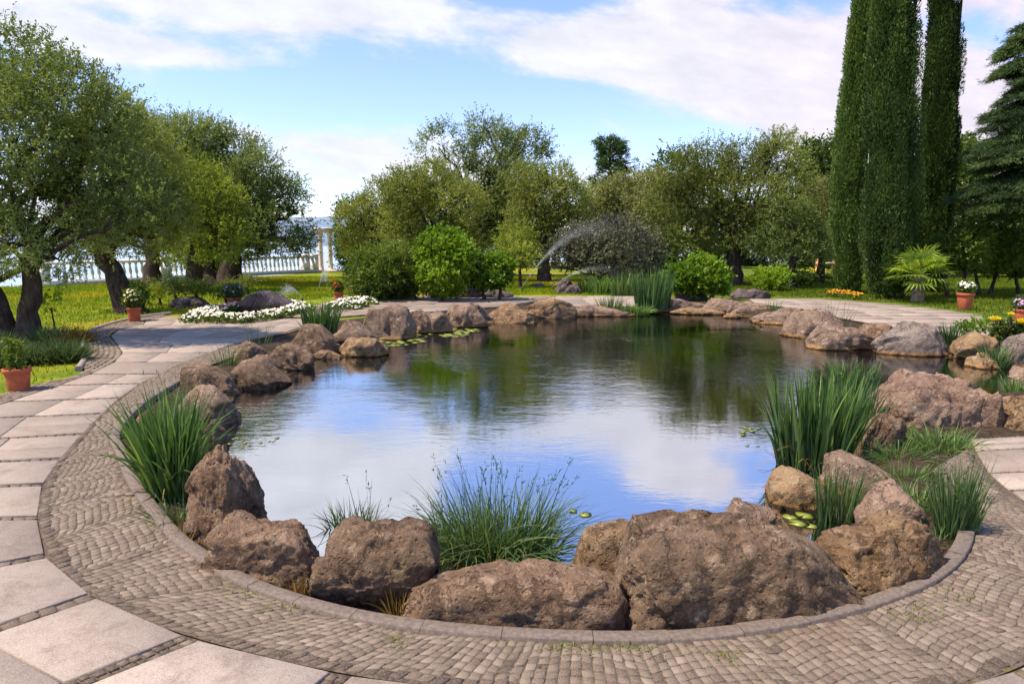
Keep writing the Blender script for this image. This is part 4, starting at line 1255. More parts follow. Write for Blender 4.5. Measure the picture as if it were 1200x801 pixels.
# --- cypresses
def cypress(label, base_px, top, prof, seed, vb):
    """prof: (pixel height, left edge, right edge) of the column at its own distance"""
    rr = np.random.default_rng(seed)
    x, y = at(*base_px)
    root = empty('cypress_tree', (x, y, -.03), label, 'tree', 'tall cypresses beyond the paving')
    zs = np.array([zat(p_[0], y) for p_ in prof]); lf_ = np.array([xat(p_[1], y, p_[0]) for p_ in prof]) - x; rt_ = np.array([xat(p_[2], y, p_[0]) for p_ in prof]) - x
    o_ = np.argsort(zs); zs, lf_, rt_ = zs[o_], lf_[o_], rt_[o_]
    zf = np.linspace(zs[0], zs[-1], 60)
    wob = 1 + 0.24 * fbm(np.c_[zf * 1.3, np.full(60, seed * 1.7), zf * 0], 3, seed)
    cm_, hw_ = (np.interp(zf, zs, rt_) + np.interp(zf, zs, lf_)) / 2, (np.interp(zf, zs, rt_) - np.interp(zf, zs, lf_)) / 2 * np.clip(wob, .72, 1.14) * 0.86
    cm_ = cm_ + 0.07 * fbm(np.c_[zf * .7, np.full(60, seed * 2.9), zf * 0], 2, seed + 1)
    zs, lf_, rt_ = zf, cm_ - hw_, cm_ + hw_
    n = int((zs[-1] - zs[0]) * 1000)
    z = rr.uniform(zs[0], zs[-1], n)
    l_, r_ = np.interp(z, zs, lf_), np.interp(z, zs, rt_)
    an = rr.random(n) * 6.283
    flute = 1 + 0.13 * fbm(np.c_[np.cos(an) * 1.6, np.sin(an) * 1.6, z * 0.22 + seed], 3, seed) + 0.07 * fbm(np.c_[np.cos(an) * 4, np.sin(an) * 4, z * 1.5], 2, seed + 3)
    plume = np.maximum(fbm(np.c_[np.cos(an) * 3.2, np.sin(an) * 3.2, z * 0.55 + seed * 3], 2, seed + 11), -0.4)
    rad = (r_ - l_) / 2 * (flute + 0.16 * plume) * (0.56 + 0.24 * rr.random(n) ** 0.7)
    c = (r_ + l_) / 2
    P = np.stack([c + np.cos(an) * rad, np.sin(an) * rad, z], 1)
    tone = vb + 0.36 * fbm(np.c_[np.cos(an) * 2, np.sin(an) * 2, z * 0.9], 3, seed + 7) + rr.normal(0, .1, n)
    per = 7
    d = np.stack([np.cos(an) * .35, np.sin(an) * .35, np.full(n, 1.0)], 1)
    B = np.repeat(P, per, 0) + rr.normal(0, .06, (n * per, 3)) * np.array([1, 1, 1.8])
    mb = MB()
    leaves(mb, B, np.repeat(d, per, 0) + rr.normal(0, .38, (n * per, 3)), rr.uniform(.08, .16, n * per), rr.uniform(.025, .04, n * per), np.repeat(tone, per) + rr.normal(0, .1, n * per), rr)
    npl = int((zs[-1] - zs[0]) * 13)
    zp = rr.uniform(zs[0], zs[-1], npl); ap = rr.random(npl) * 6.283
    hw = (np.interp(zp, zs, rt_) - np.interp(zp, zs, lf_)) / 2; cp = (np.interp(zp, zs, rt_) + np.interp(zp, zs, lf_)) / 2
    for k in range(npl):
        q = 620
        ph, pr = rr.uniform(.9, 2.4), max(.07, hw[k] * rr.uniform(.20, .40))
        h_ = rr.random(q) ** 1.2
        dd = unit(q, rr)
        r_k = hw[k] * (rr.uniform(.58, .86) + (.16 if rr.random() < .10 else 0))
        tap = np.sqrt(np.clip(1 - h_, .05, 1))[:, None]
        P = np.array([cp[k] + math.cos(ap[k]) * r_k, math.sin(ap[k]) * r_k, zp[k]]) + dd * np.array([pr, pr, .1]) * tap
        P[:, 2] += h_ * ph
        P[:, 0] += math.cos(ap[k]) * h_ * .05; P[:, 1] += math.sin(ap[k]) * h_ * .05
        leaves(mb, P, np.array([0, 0, 1.0]) + dd * .7 + rr.normal(0, .28, (q, 3)), rr.uniform(.05, .11, q), rr.uniform(.02, .034, q), np.full(q, vb + rr.normal(0, .26)) + rr.normal(0, .1, q), rr)
    link('crown', mb.done('crown', M['cypress']), root)
    tb = MB()
    limb(tb, (0, 0, -.05), (0, 0, zs[-1] * .8), .16, .03, rr, .01)
    cc = (lf_ + rt_) / 2
    # the dense inner wood and old foliage that stops light passing through the column
    core = [(cc[i], 0, zs[i]) for i in range(len(zs))]
    tube(tb, core, np.maximum((rt_ - lf_) / 2 * 0.48, .03), 12)
    link('trunk', tb.done('trunk', M['bark'], True), root)


cypress('left cypress with a ragged leaning outline, lowest branches over the flower bed', (1003, 342.5), -150, [(340, 986, 1006), (320, 977, 1010), (280, 971, 1012), (230, 971, 1012), (180, 977, 1013), (120, 983, 1014), (60, 993, 1016), (0, 1000, 1020), (-70, 1008, 1024), (-130, 1026, 1034)], 201, .80)  # left toned lighter, middle darker: sunlight on the left one put into colour
cypress('middle cypress, the broadest of the three', (1043, 349), -160, [(342, 1022, 1062), (320, 1013, 1070), (280, 1008, 1076), (220, 1008, 1078), (160, 1010, 1077), (100, 1014, 1074), (50, 1016, 1071), (0, 1020, 1066), (-70, 1022, 1062), (-150, 1038, 1050)], 202, .42)
cypress('right cypress, narrow and dark, standing apart at the top', (1096, 342), -120, [(335, 1080, 1108), (310, 1073, 1114), (260, 1070, 1118), (200, 1071, 1119), (140, 1079, 1119), (80, 1084, 1120), (30, 1089, 1120), (0, 1091, 1118), (-60, 1092, 1114), (-110, 1100, 1106)], 203, .30)

# --- cedar at the right edge
rr = np.random.default_rng(210)
y = 20.5
x = xat(1230, y)
root = empty('cedar_tree', (x, y, -.03), 'dark layered cedar at the right edge with drooping branch ends', 'tree')
mb, tb = MB(), MB()
ht = zat(-120, y)
tube(tb, [(0, 0, -.1), (0.05, 0, ht * .5), (0, 0, ht)], [.3, .2, .04], 10)
for k in range(210):
    for _ in (0,):
        z = 2.6 + (ht - 2.9) * (k + rr.random()) / 210
        an = rr.random() * 6.283 if k % 3 else math.pi + rr.normal(0, .6)
        f = (z - 2.6) / (ht - 2.6)
        L_ = (2.5 - 1.7 * f) * rr.uniform(.5, 1.15) * min(1, .7 + f * 4)
        d = np.array([math.cos(an), math.sin(an), 0])
        tt = np.linspace(0, 1, 9)
        Pb = np.array([0, 0, z]) + d * (tt * L_)[:, None] + np.array([0, 0, 1]) * (0.32 * L_ * tt - 0.42 * L_ * tt ** 2.2)[:, None]
        tube(tb, Pb, np.linspace(.05, .008, 9), 5, .5, False)
        n = int(420 * L_)
        q = rr.random(n) ** .7
        side = np.cross(d, (0, 0, 1))
        B = np.stack([np.interp(q, tt, Pb[:, i]) for i in range(3)], 1)
        sw = rr.normal(0, .32, n) * L_ * (0.28 + .3 * np.sin(q * 3))
        B = B + side * sw[:, None] + d * (np.abs(sw) * .3)[:, None] + np.array([0, 0, 1]) * (-0.18 * np.abs(sw) - rr.random(n) * .05)[:, None]
        tone = .5 + .2 * rr.normal() + rr.normal(0, .12, n)
        per = 9
        dd = d * .55 + side * np.sign(sw)[:, None] * .5 + np.array([0, 0, -.30])
        BB = np.repeat(B, per, 0) + rr.normal(0, .05, (n * per, 3)) * np.array([1, 1, .6])
        leaves(mb, BB, np.repeat(dd, per, 0) + rr.normal(0, .33, (n * per, 3)), .13, .014, np.repeat(tone, per) + rr.normal(0, .1, n * per), rr)
link('crown', mb.done('crown', M['cedar']), root); link('trunk', tb.done('trunk', M['bark'], True), root)

# --- clipped trees and shrubs
cg = 'low clipped trees on the right lawn'
tree('clipped_tree', 'low clipped dark tree seen between the palm and the red pot', (1122, 334), [(1112, 290, 22, 20), (1135, 283, 24, 20), (1128, 305, 30, 14)], 'green', 220, .07, (.075, .04), 30, 13, .25, stems=[(-.15, -16), (.15, 14)], group=cg, vbase=.45, fork=.3, y=21.5, gap=.05)
tree('clipped_tree', 'low clipped dark tree standing right behind the red pot', (1158, 333), [(1155, 285, 26, 20), (1175, 288, 22, 22), (1160, 308, 32, 14)], 'green', 221, .07, (.075, .04), 30, 13, .25, stems=[(-.15, -14), (.15, 14)], group=cg, vbase=.45, fork=.3, y=22.5, gap=.05)
tree('clipped_tree', 'low clipped dark tree under the cedar at the right edge', (1205, 333), [(1195, 290, 26, 22), (1220, 290, 26, 22), (1205, 312, 34, 14)], 'green', 222, .07, (.075, .04), 30, 13, .25, stems=[(-.15, -14), (.15, 14)], group=cg, vbase=.5, fork=.3, y=23, gap=.05)
tree('clipped_tree', 'thin-stemmed dark small tree between the cypresses and the palm', (1055, 348), [(1060, 312, 18, 14), (1075, 308, 18, 14), (1048, 318, 14, 10)], 'dark_green', 223, .06, (.075, .04), 26, 13, .25, stems=[(-.1, -10), (.12, 12)], group=cg, vbase=.45, fork=.3, gap=.1, y=21)

sg = 'shrubs round the far side of the pond'
def shrub(label, base_px, lobes, mt_, seed, leaf=(.09, .05), dens=22, per=12, sprig=.28, y=None, vb=.5, gap=.1, group=sg, name='shrub', tr=.05, upw=.35, stems=None, droop=0):
    return tree(name, label, base_px, lobes, mt_, seed, tr, leaf, dens, per, sprig, 0.1, gap, upw, group, 'shrub', y, vbase=vb, twigs=2, stems=stems, droop=droop, shell=.45)


shrub('dark willowy shrub left of the bright round one', (450, 348), [(440, 318, 28, 26), (465, 312, 28, 26), (425, 328, 18, 18), (452, 335, 30, 14), (480, 325, 20, 20)], 'green', 230, (.14, .028), 22, 13, .4, vb=.28, y=20.6, upw=.2, droop=.2)
shrub('bright lime green rounded shrub above the long dark boulder', (518, 346), [(520, 288, 26, 21), (504, 306, 20, 20), (537, 303, 20, 20), (518, 322, 32, 20), (522, 335, 28, 12)], 'lime', 231, (.085, .05), 36, 13, .22, vb=.55, y=20.2)
shrub('two-stemmed glossy shrub with yellowish top beside the lime green one', (575, 348), [(563, 316, 21, 16), (583, 315, 21, 16), (573, 327, 28, 13)], 'lime', 232, (.08, .05), 36, 12, .22, vb=.25, y=20.4, stems=[(-.2, -10), (.25, 12)], tr=.07)
shrub('round leafy light green shrub behind the far iris clumps', (818, 345), [(800, 325, 20, 16), (825, 318, 22, 18), (838, 330, 16, 14), (812, 333, 26, 11)], 'lime', 233, (.12, .05), 24, 12, .26, vb=.42, y=20.8)
shrub('golden green clipped mound under the broad spreading olive', (905, 336), [(896, 325, 14, 10), (912, 324, 15, 11), (905, 329, 19, 8)], 'lime', 234, (.08, .045), 26, 12, .2, vb=.75, y=24.5)
shrub('dark low shrub right of the golden green mound', (940, 334), [(935, 325, 10, 8), (947, 327, 10, 8)], 'dark_green', 235, (.08, .045), 26, 12, .2, vb=.5, y=25.5)
shrub('dense round green shrub behind the flat purple rock', (228, 352), [(222, 338, 13, 9), (236, 338, 13, 9)], 'green', 236, (.06, .02), 40, 12, .2, vb=.45, y=18.5, group='shrubs on the left lawn')
shrub('taller feathery grey green shrub left of the dense round one', (203, 352), [(200, 336, 11, 12), (207, 340, 9, 9)], 'lavender', 237, (.07, .018), 40, 12, .25, vb=.5, y=18.8, group='shrubs on the left lawn', upw=.8)
shrub('yellow green grassy shrub right of the leaning olive trunk', (184, 352), [(180, 342, 11, 9), (190, 343, 9, 8)], 'olive_bright', 238, (.08, .016), 40, 12, .25, vb=.5, y=19, group='shrubs on the left lawn', upw=.9)
shrub('dark bushy shrub at the foot of the leaning olive trunk', (164, 360), [(160, 345, 12, 14), (170, 350, 9, 9)], 'dark_green', 239, (.06, .025), 40, 12, .2, vb=.6, y=16.9, group='shrubs on the left lawn')
shrub('low brownish green shrub behind the split boulder', (290, 338), [(268, 333, 12, 5), (290, 331, 14, 6)], 'olive', 240, (.06, .02), 36, 12, .2, vb=.4, y=22.5, group='shrubs on the left lawn')
shrub('low dark hedge strip at the right of the dense round shrub', (262, 350), [(258, 342, 12, 7), (270, 344, 8, 5)], 'green', 243, (.06, .02), 36, 12, .2, vb=.35, y=18.4, group='shrubs on the left lawn')
shrub('small yellow-leaved sapling by the nearest olive trunk', (57, 382), [(48, 350, 10, 9), (66, 350, 11, 9), (56, 358, 10, 7), (38, 345, 8, 8)], 'lime', 241, (.06, .04), 30, 9, .2, vb=.6, y=12.8, group='shrubs on the left lawn', tr=.02, gap=.5)
shrub('low light green leafy plant growing over the yellowish lumpy boulder', (1138, 392), [(1128, 384, 12, 6), (1146, 382, 12, 8), (1157, 378, 8, 7)], 'lime', 242, (.05, .03), 45, 10, .12, vb=.6, y=12.4, tr=.012, gap=.3)


# --- grasses
def clump(name, label, boxpx, n, mt_, seed, z=-0.1, wid=.008, depth=.6, lean=.35, curve=.5, group='grass and reed clumps', cat='grass clump', base_y=None, spread=.8, minl=.45, seeds=0, dry=0.0, segs=5, vb=.5):
    """upright blades from a patch of ground; boxpx = (left, top, right, bottom) as the clump is seen"""
    rr = np.random.default_rng(seed)
    x0, y0, x1, y1 = boxpx
    cx, cy = at((x0 + x1) / 2, y1, z)
    Wd = (x1 - x0) / F_PX * cy
    cy2 = cy + depth * Wd * .5
    cx = xat((x0 + x1) / 2, cy2, y1)
    H_ = zat(y0, cy2) - z
    an = rr.random(n) * 6.283; q = np.sqrt(rr.random(n))
    bx = np.cos(an) * q * Wd / 2 * spread; by = np.sin(an) * q * Wd / 2 * spread * depth
    base = np.stack([bx, by, np.full(n, -.05)], 1)
    L_ = H_ * (minl + (1 - minl) * rr.random(n) ** .8) * 1.04
    ou = np.stack([bx, by], 1) / (Wd / 2) * lean + rr.normal(0, lean * .38, (n, 2))
    d = np.c_[ou, np.ones(n)]; d /= np.linalg.norm(d, axis=1)[:, None]
    hor = np.c_[ou, np.zeros(n)]
    face = np.cross(d, unit(n, rr)); face /= np.linalg.norm(face, axis=1)[:, None]
    cv = curve * rr.uniform(.2, 1.5, n) * np.where(rr.random(n) < .12, 2.6, 1.0)
    tt = np.linspace(0, 1, segs + 1)
    Vl, Vr = [], []
    for t_ in tt:
        p_ = base + d * (L_ * t_)[:, None] + hor * (cv * L_ * t_ ** 2.5)[:, None] - np.array([0, 0, 1]) * (cv * L_ * np.linalg.norm(hor, axis=1) * .6 * t_ ** 3)[:, None]
        w_ = wid * (1 - t_ ** 2.2) * rr.uniform(.98, 1.02) * (0.75 + .5 * np.sin(min(t_ * 3, 1.57))) + .0006
        Vl.append(p_ - face * w_ * .5); Vr.append(p_ + face * w_ * .5)
    V = np.stack([np.stack(Vl, 1), np.stack(Vr, 1)], 2).reshape(-1, 3)     # n, seg+1, 2
    k = np.arange(n)[:, None] * (2 * (segs + 1)) + np.arange(segs)[None, :] * 2
    F_ = np.stack([k, k + 1, k + 3, k + 2], -1).reshape(-1, 4)
    tone = np.clip(vb + rr.normal(0, .2, n), 0, 1)
    mb = MB(); mb.add(V, F_, (tone[:, None] + (rr.random(n) < .3)[:, None] * rr.uniform(.1, .6, n)[:, None] * np.repeat(tt, 2)[None] ** 2).clip(0, 1).ravel())
    if seeds:
        idx = rr.choice(n, min(seeds, n), replace=False)
        ns_ = len(idx)
        tip = Vl[-1][idx]; dr_ = (Vl[-1] - Vl[-2])[idx]; dr_ /= np.linalg.norm(dr_, axis=1)[:, None]
        P_ = np.repeat(tip, 8, 0) - np.repeat(dr_, 8, 0) * rr.uniform(-.02, .09, (ns_ * 8, 1)) * (H_ * 1.2)
        leaves(mb, P_, np.repeat(dr_, 8, 0) + rr.normal(0, .5, (ns_ * 8, 3)), .022 + .01 * H_, .006, rr.normal(.15, .2, ns_ * 8), rr)
    root = link(name, mb.done(name, M[mt_]), None, (cx, cy2, z))
    tag(root, label, cat, group)
    if dry:
        b = clump_dry(max(40, int(n * dry)), Wd * spread, depth, H_ * .45, rr, wid)
        link('dry_blades', b.done('dry_blades', M['dry']), root)
    return root


def clump_dry(n, Wd, depth, H_, rr, wid):
    mb = MB()
    for _ in range(n):
        a_ = rr.random() * 6.283
        p0 = np.array([math.cos(a_) * Wd / 2 * rr.random(), math.sin(a_) * Wd * depth / 2 * rr.random(), 0])
        d = np.array([math.cos(a_) * rr.uniform(.2, .9), math.sin(a_) * rr.uniform(.2, .9), rr.uniform(.3, 1)])
        L_ = H_ * rr.uniform(.5, 1.2)
        P_ = [p0 + d * L_ * s_ - np.array([0, 0, .5]) * L_ * s_ ** 3 for s_ in (0, .33, .66, 1)]
        f = np.cross(d, (0, 0, 1)); f /= np.linalg.norm(f) + 1e-6
        V = []
        for i_, p_ in enumerate(P_):
            w_ = wid * (1 - i_ / 3.2) * .5
            V += [p_ - f * w_, p_ + f * w_]
        mb.add(V, [(0, 1, 3, 2), (2, 3, 5, 4), (4, 5, 7, 6)], rr.random())
    return mb


clump('iris_clump', 'tall iris clump in the near left bed beside the curved kerb', (158, 440, 248, 598), 300, 'iris', 301, -.06, .020, .8, .24, .9, dry=.2, spread=.55, vb=.42)
clump('sedge_clump', 'wispy upright reeds behind the near left iris clump', (176, 428, 232, 520), 60, 'sedge', 302, -.08, .008, .7, .2, .2, seeds=18)
clump('sedge_clump', 'low grass and weeds at the top of the near left bed', (155, 470, 215, 520), 260, 'iris', 303, -.05, .009, .8, .8, .9, minl=.3)
clump('sedge_clump', 'large fine-leaved sedge clump at the front of the pond', (468, 552, 692, 674), 1050, 'sedge', 304, -.22, .0065, .45, .62, 1.0, spread=.62, minl=.35, vb=.62, dry=.06)
clump('sedge_clump', 'tall seed-headed stems rising through the large front sedge', (490, 522, 680, 668), 110, 'sedge', 305, -.22, .0055, .4, .42, .35, seeds=45, spread=.6, minl=.6, vb=.35)
clump('sedge_clump', 'small grass tuft with thin dark stems behind the dark pitted boulder', (378, 575, 452, 628), 170, 'sedge', 306, -.2, .006, .6, .5, .4, minl=.35)
clump('sedge_clump', 'few thin dark stems standing above the small front grass tuft', (412, 542, 452, 628), 8, 'smoke', 307, -.2, .006, .6, .2, .2, seeds=4)
clump('reed_clump', 'largest reed clump with broad upright blades at the right of the water', (888, 422, 1014, 555), 340, 'iris', 308, -.2, .020, .5, .22, .4, dry=.16, spread=.7, vb=.45)
clump('reed_clump', 'darker reeds behind the right side of the largest reed clump', (955, 425, 1030, 520), 130, 'iris', 309, -.2, .016, .7, .3, .4, vb=.3)
clump('rush_clump', 'narrow upright rush tuft between the smooth flat boulder and the rounded one', (950, 535, 1010, 616), 190, 'sedge', 310, -.2, .007, .6, .18, .2, vb=.5, seeds=15)
clump('rush_clump', 'dark rush tuft standing against the kerb at the right', (1082, 522, 1152, 640), 330, 'sedge', 311, -.06, .0065, .6, .2, .4, spread=.6, vb=.42, seeds=30)
clump('grass_tuft', 'bright low grass below the front of the big pinkish boulder', (1050, 485, 1145, 535), 420, 'iris', 312, -.06, .008, .6, .8, .8, minl=.3, vb=.6)
clump('grass_tuft', 'bright short grass between the rounded boulder and the slab-like one', (1032, 530, 1090, 570), 300, 'iris', 313, -.08, .007, .6, .8, .6, minl=.3, vb=.65)
clump('iris_clump', 'short dense iris clump at the end of the white flower ring', (352, 348, 399, 392), 210, 'iris', 314, -.03, .028, .55, .25, .25, vb=.38)
clump('sedge_clump', 'wispy grass beside the small round perched stone', (240, 392, 285, 430), 60, 'sedge', 315, -.05, .008, .6, .45, .4, seeds=14)
clump('sedge_clump', 'thin stems rising behind the small round perched stone', (286, 366, 318, 410), 26, 'sedge', 316, -.05, .008, .6, .3, .3, seeds=10)
clump('sedge_clump', 'small grass between the big rounded boulder and the short dense iris clump', (408, 372, 440, 390), 90, 'sedge', 317, -.05, .01, .6, .5, .4)
clump('reed_clump', 'reeds in the water before the thin far ledge, mirrored below', (700, 340, 728, 370), 120, 'iris', 318, -.2, .024, .6, .35, .2, seeds=0, vb=.5)
clump('grass_tuft', 'yellow green grass on the far shore right of the mirrored reeds', (722, 350, 764, 368), 260, 'iris', 319, -.15, .022, .5, .7, .6, vb=.72)
clump('iris_clump', 'tall dark iris clump of the far shore beside the leafy shrub', (738, 308, 790, 362), 240, 'iris', 320, -.06, .035, .6, .2, .25, vb=.38)
clump('iris_clump', 'lighter iris clump left of the tall dark one on the far shore', (712, 314, 750, 348), 160, 'iris', 321, -.03, .035, .6, .25, .25, vb=.6)
clump('iris_clump', 'rounded bright iris clump in the middle of the far iris row', (690, 317, 718, 345), 130, 'iris', 322, -.03, .035, .6, .35, .4, vb=.7)
clump('iris_clump', 'small dark iris clump at the left end of the far iris row', (676, 320, 697, 344), 90, 'iris', 323, -.03, .03, .6, .2, .3, vb=.3)
clump('iris_clump', 'blue green iris tuft at the right foot of the leafy shrub', (822, 322, 856, 346), 130, 'iris', 324, -.03, .03, .6, .4, .4, vb=.5)
clump('iris_clump', 'spiky green tuft in front of the golden green mound', (900, 322, 925, 340), 80, 'iris', 325, -.03, .03, .6, .4, .4, vb=.55)
clump('sedge_clump', 'thin dry stems before the far right paving', (950, 345, 1000, 384), 34, 'sedge', 326, -.05, .009, .5, .4, .3, seeds=12, vb=.25)
clump('sedge_clump', 'wispy green stems at the far shore right of the ledges', (898, 345, 915, 366), 26, 'iris', 327, -.1, .014, .5, .4, .4, vb=.6)
clump('iris_clump', 'dark iris tuft between the grey hump and the yellowish boulder', (1100, 368, 1128, 408), 110, 'iris', 328, -.15, .018, .5, .3, .3, vb=.3)
clump('iris_clump', 'drooping green tuft between the yellowish boulder and the right edge rock', (1152, 392, 1185, 432), 150, 'iris', 329, -.2, .014, .5, .5, .6, vb=.45)
clump('reed_clump', 'bright water grass beside the channel at the right edge', (1172, 432, 1215, 464), 160, 'iris', 330, -.2, .013, .5, .4, .5, vb=.7)
clump('reed_clump', 'low dark reeds in the water left of the big pinkish boulder', (940, 410, 1040, 450), 190, 'iris', 331, -.2, .015, .5, .5, .6, vb=.3)
clump('dry_tuft', 'orange dry tuft beside the right end of the dark pitted boulder', (496, 640, 522, 682), 60, 'dry', 332, -.1, .006, .7, .5, .4, cat='dry grass')
clump('dry_tuft', 'dry brown tuft in the gap under the dark pitted boulder', (452, 672, 486, 722), 50, 'dry', 333, -.1, .006, .7, .4, .4, cat='dry grass')
clump('dry_tuft', 'few orange dry blades at the foot of the tall humped boulder', (205, 600, 225, 640), 26, 'dry', 334, -.05, .007, .7, .5, .4, cat='dry grass')
clump('dry_tuft', 'dry brown tuft between the long leaning boulder and the dark pitted one', (335, 655, 365, 700), 30, 'dry', 335, -.08, .006, .7, .4, .4, cat='dry grass')

lg = 'lavender bushes in the left bed'
LAV = [((-30, 388, 30, 432), 'lavender', .45, 'grey green lavender bush behind the nearest red pot'), ((22, 392, 70, 428), 'lavender', .4, 'dark lavender bush right of the nearest red pot'),
       ((55, 388, 98, 426), 'lavender', .35, 'dark lavender bush at the inner bend of the left path'), ((40, 374, 85, 405), 'lavender', .6, 'pale lavender bush with dry flower stems by the olive trunk'),
       ((72, 378, 104, 404), 'dry', .35, 'reddish brown dry lavender at the tip of the left bed'), ((-50, 378, 20, 410), 'lavender', .5, 'lavender bush at the left edge beneath the olive')]
for i, (bx, mt_, vb, lb) in enumerate(LAV):
    clump('lavender_bush', lb, bx, 900, mt_, 340 + i, -.03, .012, .7, .8, .25, group=lg, cat='lavender', minl=.4, vb=vb, seeds=70, segs=3, spread=.8)

FILL = [((1030, 500, 1080, 545), 260, 'grass under the lumpy lichen-spotted boulder', .5), ((1085, 535, 1135, 575), 260, 'grass behind the right rush tuft by the slab corner', .5), ((1060, 560, 1100, 610), 200, 'grass right of the rounded grey brown boulder', .45), ((1040, 545, 1090, 600), 200, 'short grass between the rounded boulder and the right rush tuft', .55), ((1070, 600, 1120, 650), 160, 'short grass at the foot of the right rush tuft', .45), ((1090, 500, 1150, 532), 220, 'grass strip along the slabs in front of the tan boulders', .55),
        ((186, 560, 236, 625), 200, 'weedy grass at the foot of the near left iris clump', .4), ((165, 500, 225, 545), 240, 'weedy grass behind the kerb notch on the left', .5), ((196, 440, 245, 480), 130, 'short weedy grass left of the flat pinkish boulder', .5), ((228, 420, 262, 440), 80, 'sparse grass left of the long sloping speckled boulder', .5)]
for i, (bx, n_, lb, vb) in enumerate(FILL):
    clump('grass_tuft', lb, bx, n_, 'iris', 370 + i, -.08, .007, .8, .8, .9, minl=.3, vb=vb)

# ================================================================== THINGS OF THE GARDEN
# --- palm
rr = np.random.default_rng(400)
x, y = at(1074, 353)
root = empty('fan_palm', (x, y, -.03), 'short fan palm with a stout shaggy trunk at the edge of the right paving', 'palm tree')
tb = MB()
ht = zat(322, y)
tt = np.linspace(0, 1, 26)
P_ = np.c_[0.02 * np.sin(tt * 5), 0 * tt, -.05 + tt * (ht + .05)]
tube(tb, P_, (0.17 - .02 * tt) * (1 + .10 * (np.arange(26) % 2)), 12)
link('trunk', tb.done('trunk', M['bark_pale'], True), root)
for k in range(30):
    fb = MB()
    an = k * 2.399 + rr.normal(0, .2)
    el = R(78 - 96 * (k / 29.0) ** 0.85 + rr.normal(0, 5))
    d = np.array([math.cos(an) * math.cos(el), math.sin(an) * math.cos(el), math.sin(el)])
    L_ = rr.uniform(.38, .58)
    st_ = np.array([0, 0, ht])
    mid_ = st_ + d * L_ - np.array([0, 0, .05])
    tube(fb, [st_, st_ + d * L_ * .5, mid_], [.014, .010, .007], 5, .6, False)
    side = np.cross(d, (0, 0, 1)); side /= np.linalg.norm(side) + 1e-6
    upv = np.cross(side, d)
    ns = 19
    for j in range(ns):
        a_ = (j / (ns - 1) - .5) * R(230)
        q = d * math.cos(a_) + side * math.sin(a_)
        l2 = rr.uniform(.50, .66) * (0.72 + .28 * math.cos(a_ * .7))
        p1 = mid_ + q * l2 * .55 + upv * .03
        p2 = mid_ + q * l2 - np.array([0, 0, .12 * l2 + (.10 if rr.random() < .3 else 0)])
        w_ = np.cross(q, upv) * .026
        fb.add([mid_ - w_ * .3, mid_ + w_ * .3, p1 + w_, p2, p1 - w_], [(0, 1, 2), (0, 2, 4), (4, 2, 3)], np.clip(rr.normal(.52 + .1 * math.sin(el), .16), 0, 1))
    link('frond', fb.done('frond', M['palm']), root)


# --- potted flowers
def pot(label, cx, ybase, wpx, hpx, seed, flower=None, fol='green', plant_h=1.0, nfl=26, round_fl=False, z=-.02, wide=1.2):
    rr = np.random.default_rng(seed)
    x, y = at(cx, ybase, z)
    w = wpx / F_PX * y * .5; h = zat(ybase - hpx, y) - z
    root = empty('flower_pot', (x, y, z), label, 'flower pot', 'terracotta pots of flowers')
    pb = MB()
    lathe(pb, [(0, 0.0), (w * .70, 0.0), (w * .74, .01), (w * .88, h * .80), (w * .86, h * .93), (w * .80, h * .93), (w * .76, h * .70)], 24)
    link('pot', pb.done('pot', M['terracotta'], False), root)
    rb = MB()
    lathe(rb, [(w * .885, h * .80), (w * .99, h * .815), (w * 1.0, h * .98), (w * .97, h), (w * .88, h), (w * .86, h * .935)], 24)
    link('rim', rb.done('rim', M['terracotta'], False), root)
    sb = MB()
    lathe(sb, [(w * .83, h * .88), (w * .5, h * .91), (0.001, h * .92)], 20)
    link('soil', sb.done('soil', M['soil'], True), root)
    fb = MB()
    R3 = np.array([w * wide, w * wide, h * .55 * plant_h])
    crown(fb, [((0, 0, h + R3[2] * .55), R3)], rr, 330 / 2.6, .08, .040, .020, 9, .5, 0.05, .2)
    tube(fb, [(0, 0, h * .85), (0, 0, h * 1.2)], .012, 5, .3)
    link('foliage', fb.done('foliage', M[fol]), root)
    if flower:
        bb = MB()
        for _ in range(nfl):
            d = unit(1, rr)[0]; d[2] = abs(d[2]) * .9 + .1
            if d[1] > .4: d[1] *= -1
            blossom(bb, np.array([0, 0, h + R3[2] * .5]) + d * R3 * rr.uniform(.85, 1.15), d, w * rr.uniform(.13, .2), rr)
        link('blossoms', bb.done('blossoms', M[flower]), root)
    return root


def blossom(mb, c, d, r_, rr, petals=6):
    d = d / np.linalg.norm(d)
    u, w = basis(d[None], rr); u, w = u[0], w[0]
    for k in range(petals):
        a_ = k * 6.283 / petals
        q = u * math.cos(a_) + w * math.sin(a_)
        s_ = np.cross(d, q) * r_ * .5
        mb.add([c, c + q * r_ * .6 + s_ + d * r_ * .25, c + q * r_ + d * r_ * .15, c + q * r_ * .6 - s_ + d * r_ * .25], [(0, 1, 2, 3)], np.clip(rr.normal(.55, .2), 0, 1))


pot('nearest red pot at the left edge with plain green leaves', 22.5, 458, 30, 27, 410, None, 'green', 1.5, wide=.7)
pot('red pot at the path bend with pale yellow and white flowers', 158, 377, 16, 17, 411, 'white_yellow', 'green', 1.5, 30, wide=1.3)
pot('red pot half behind the split boulder with a low pale plant', 275, 362, 17, 14, 412, 'pink_petal', 'lavender', 1.3, 10, wide=1.7)
pot('small red pot on the lawn edge with dark red flowers', 397, 354, 12, 12, 413, 'red_petal', 'dark_green', 1.3, 20)
pot('red pot on the right paving with cream flowers', 1130, 362, 19, 19, 414, 'white_petal', 'green', .9, 26, wide=1.05)
pot('orange pot at the right edge with pink flowers', 1198, 377, 20, 15, 415, 'pink_petal', 'lavender', 1.1, 60)


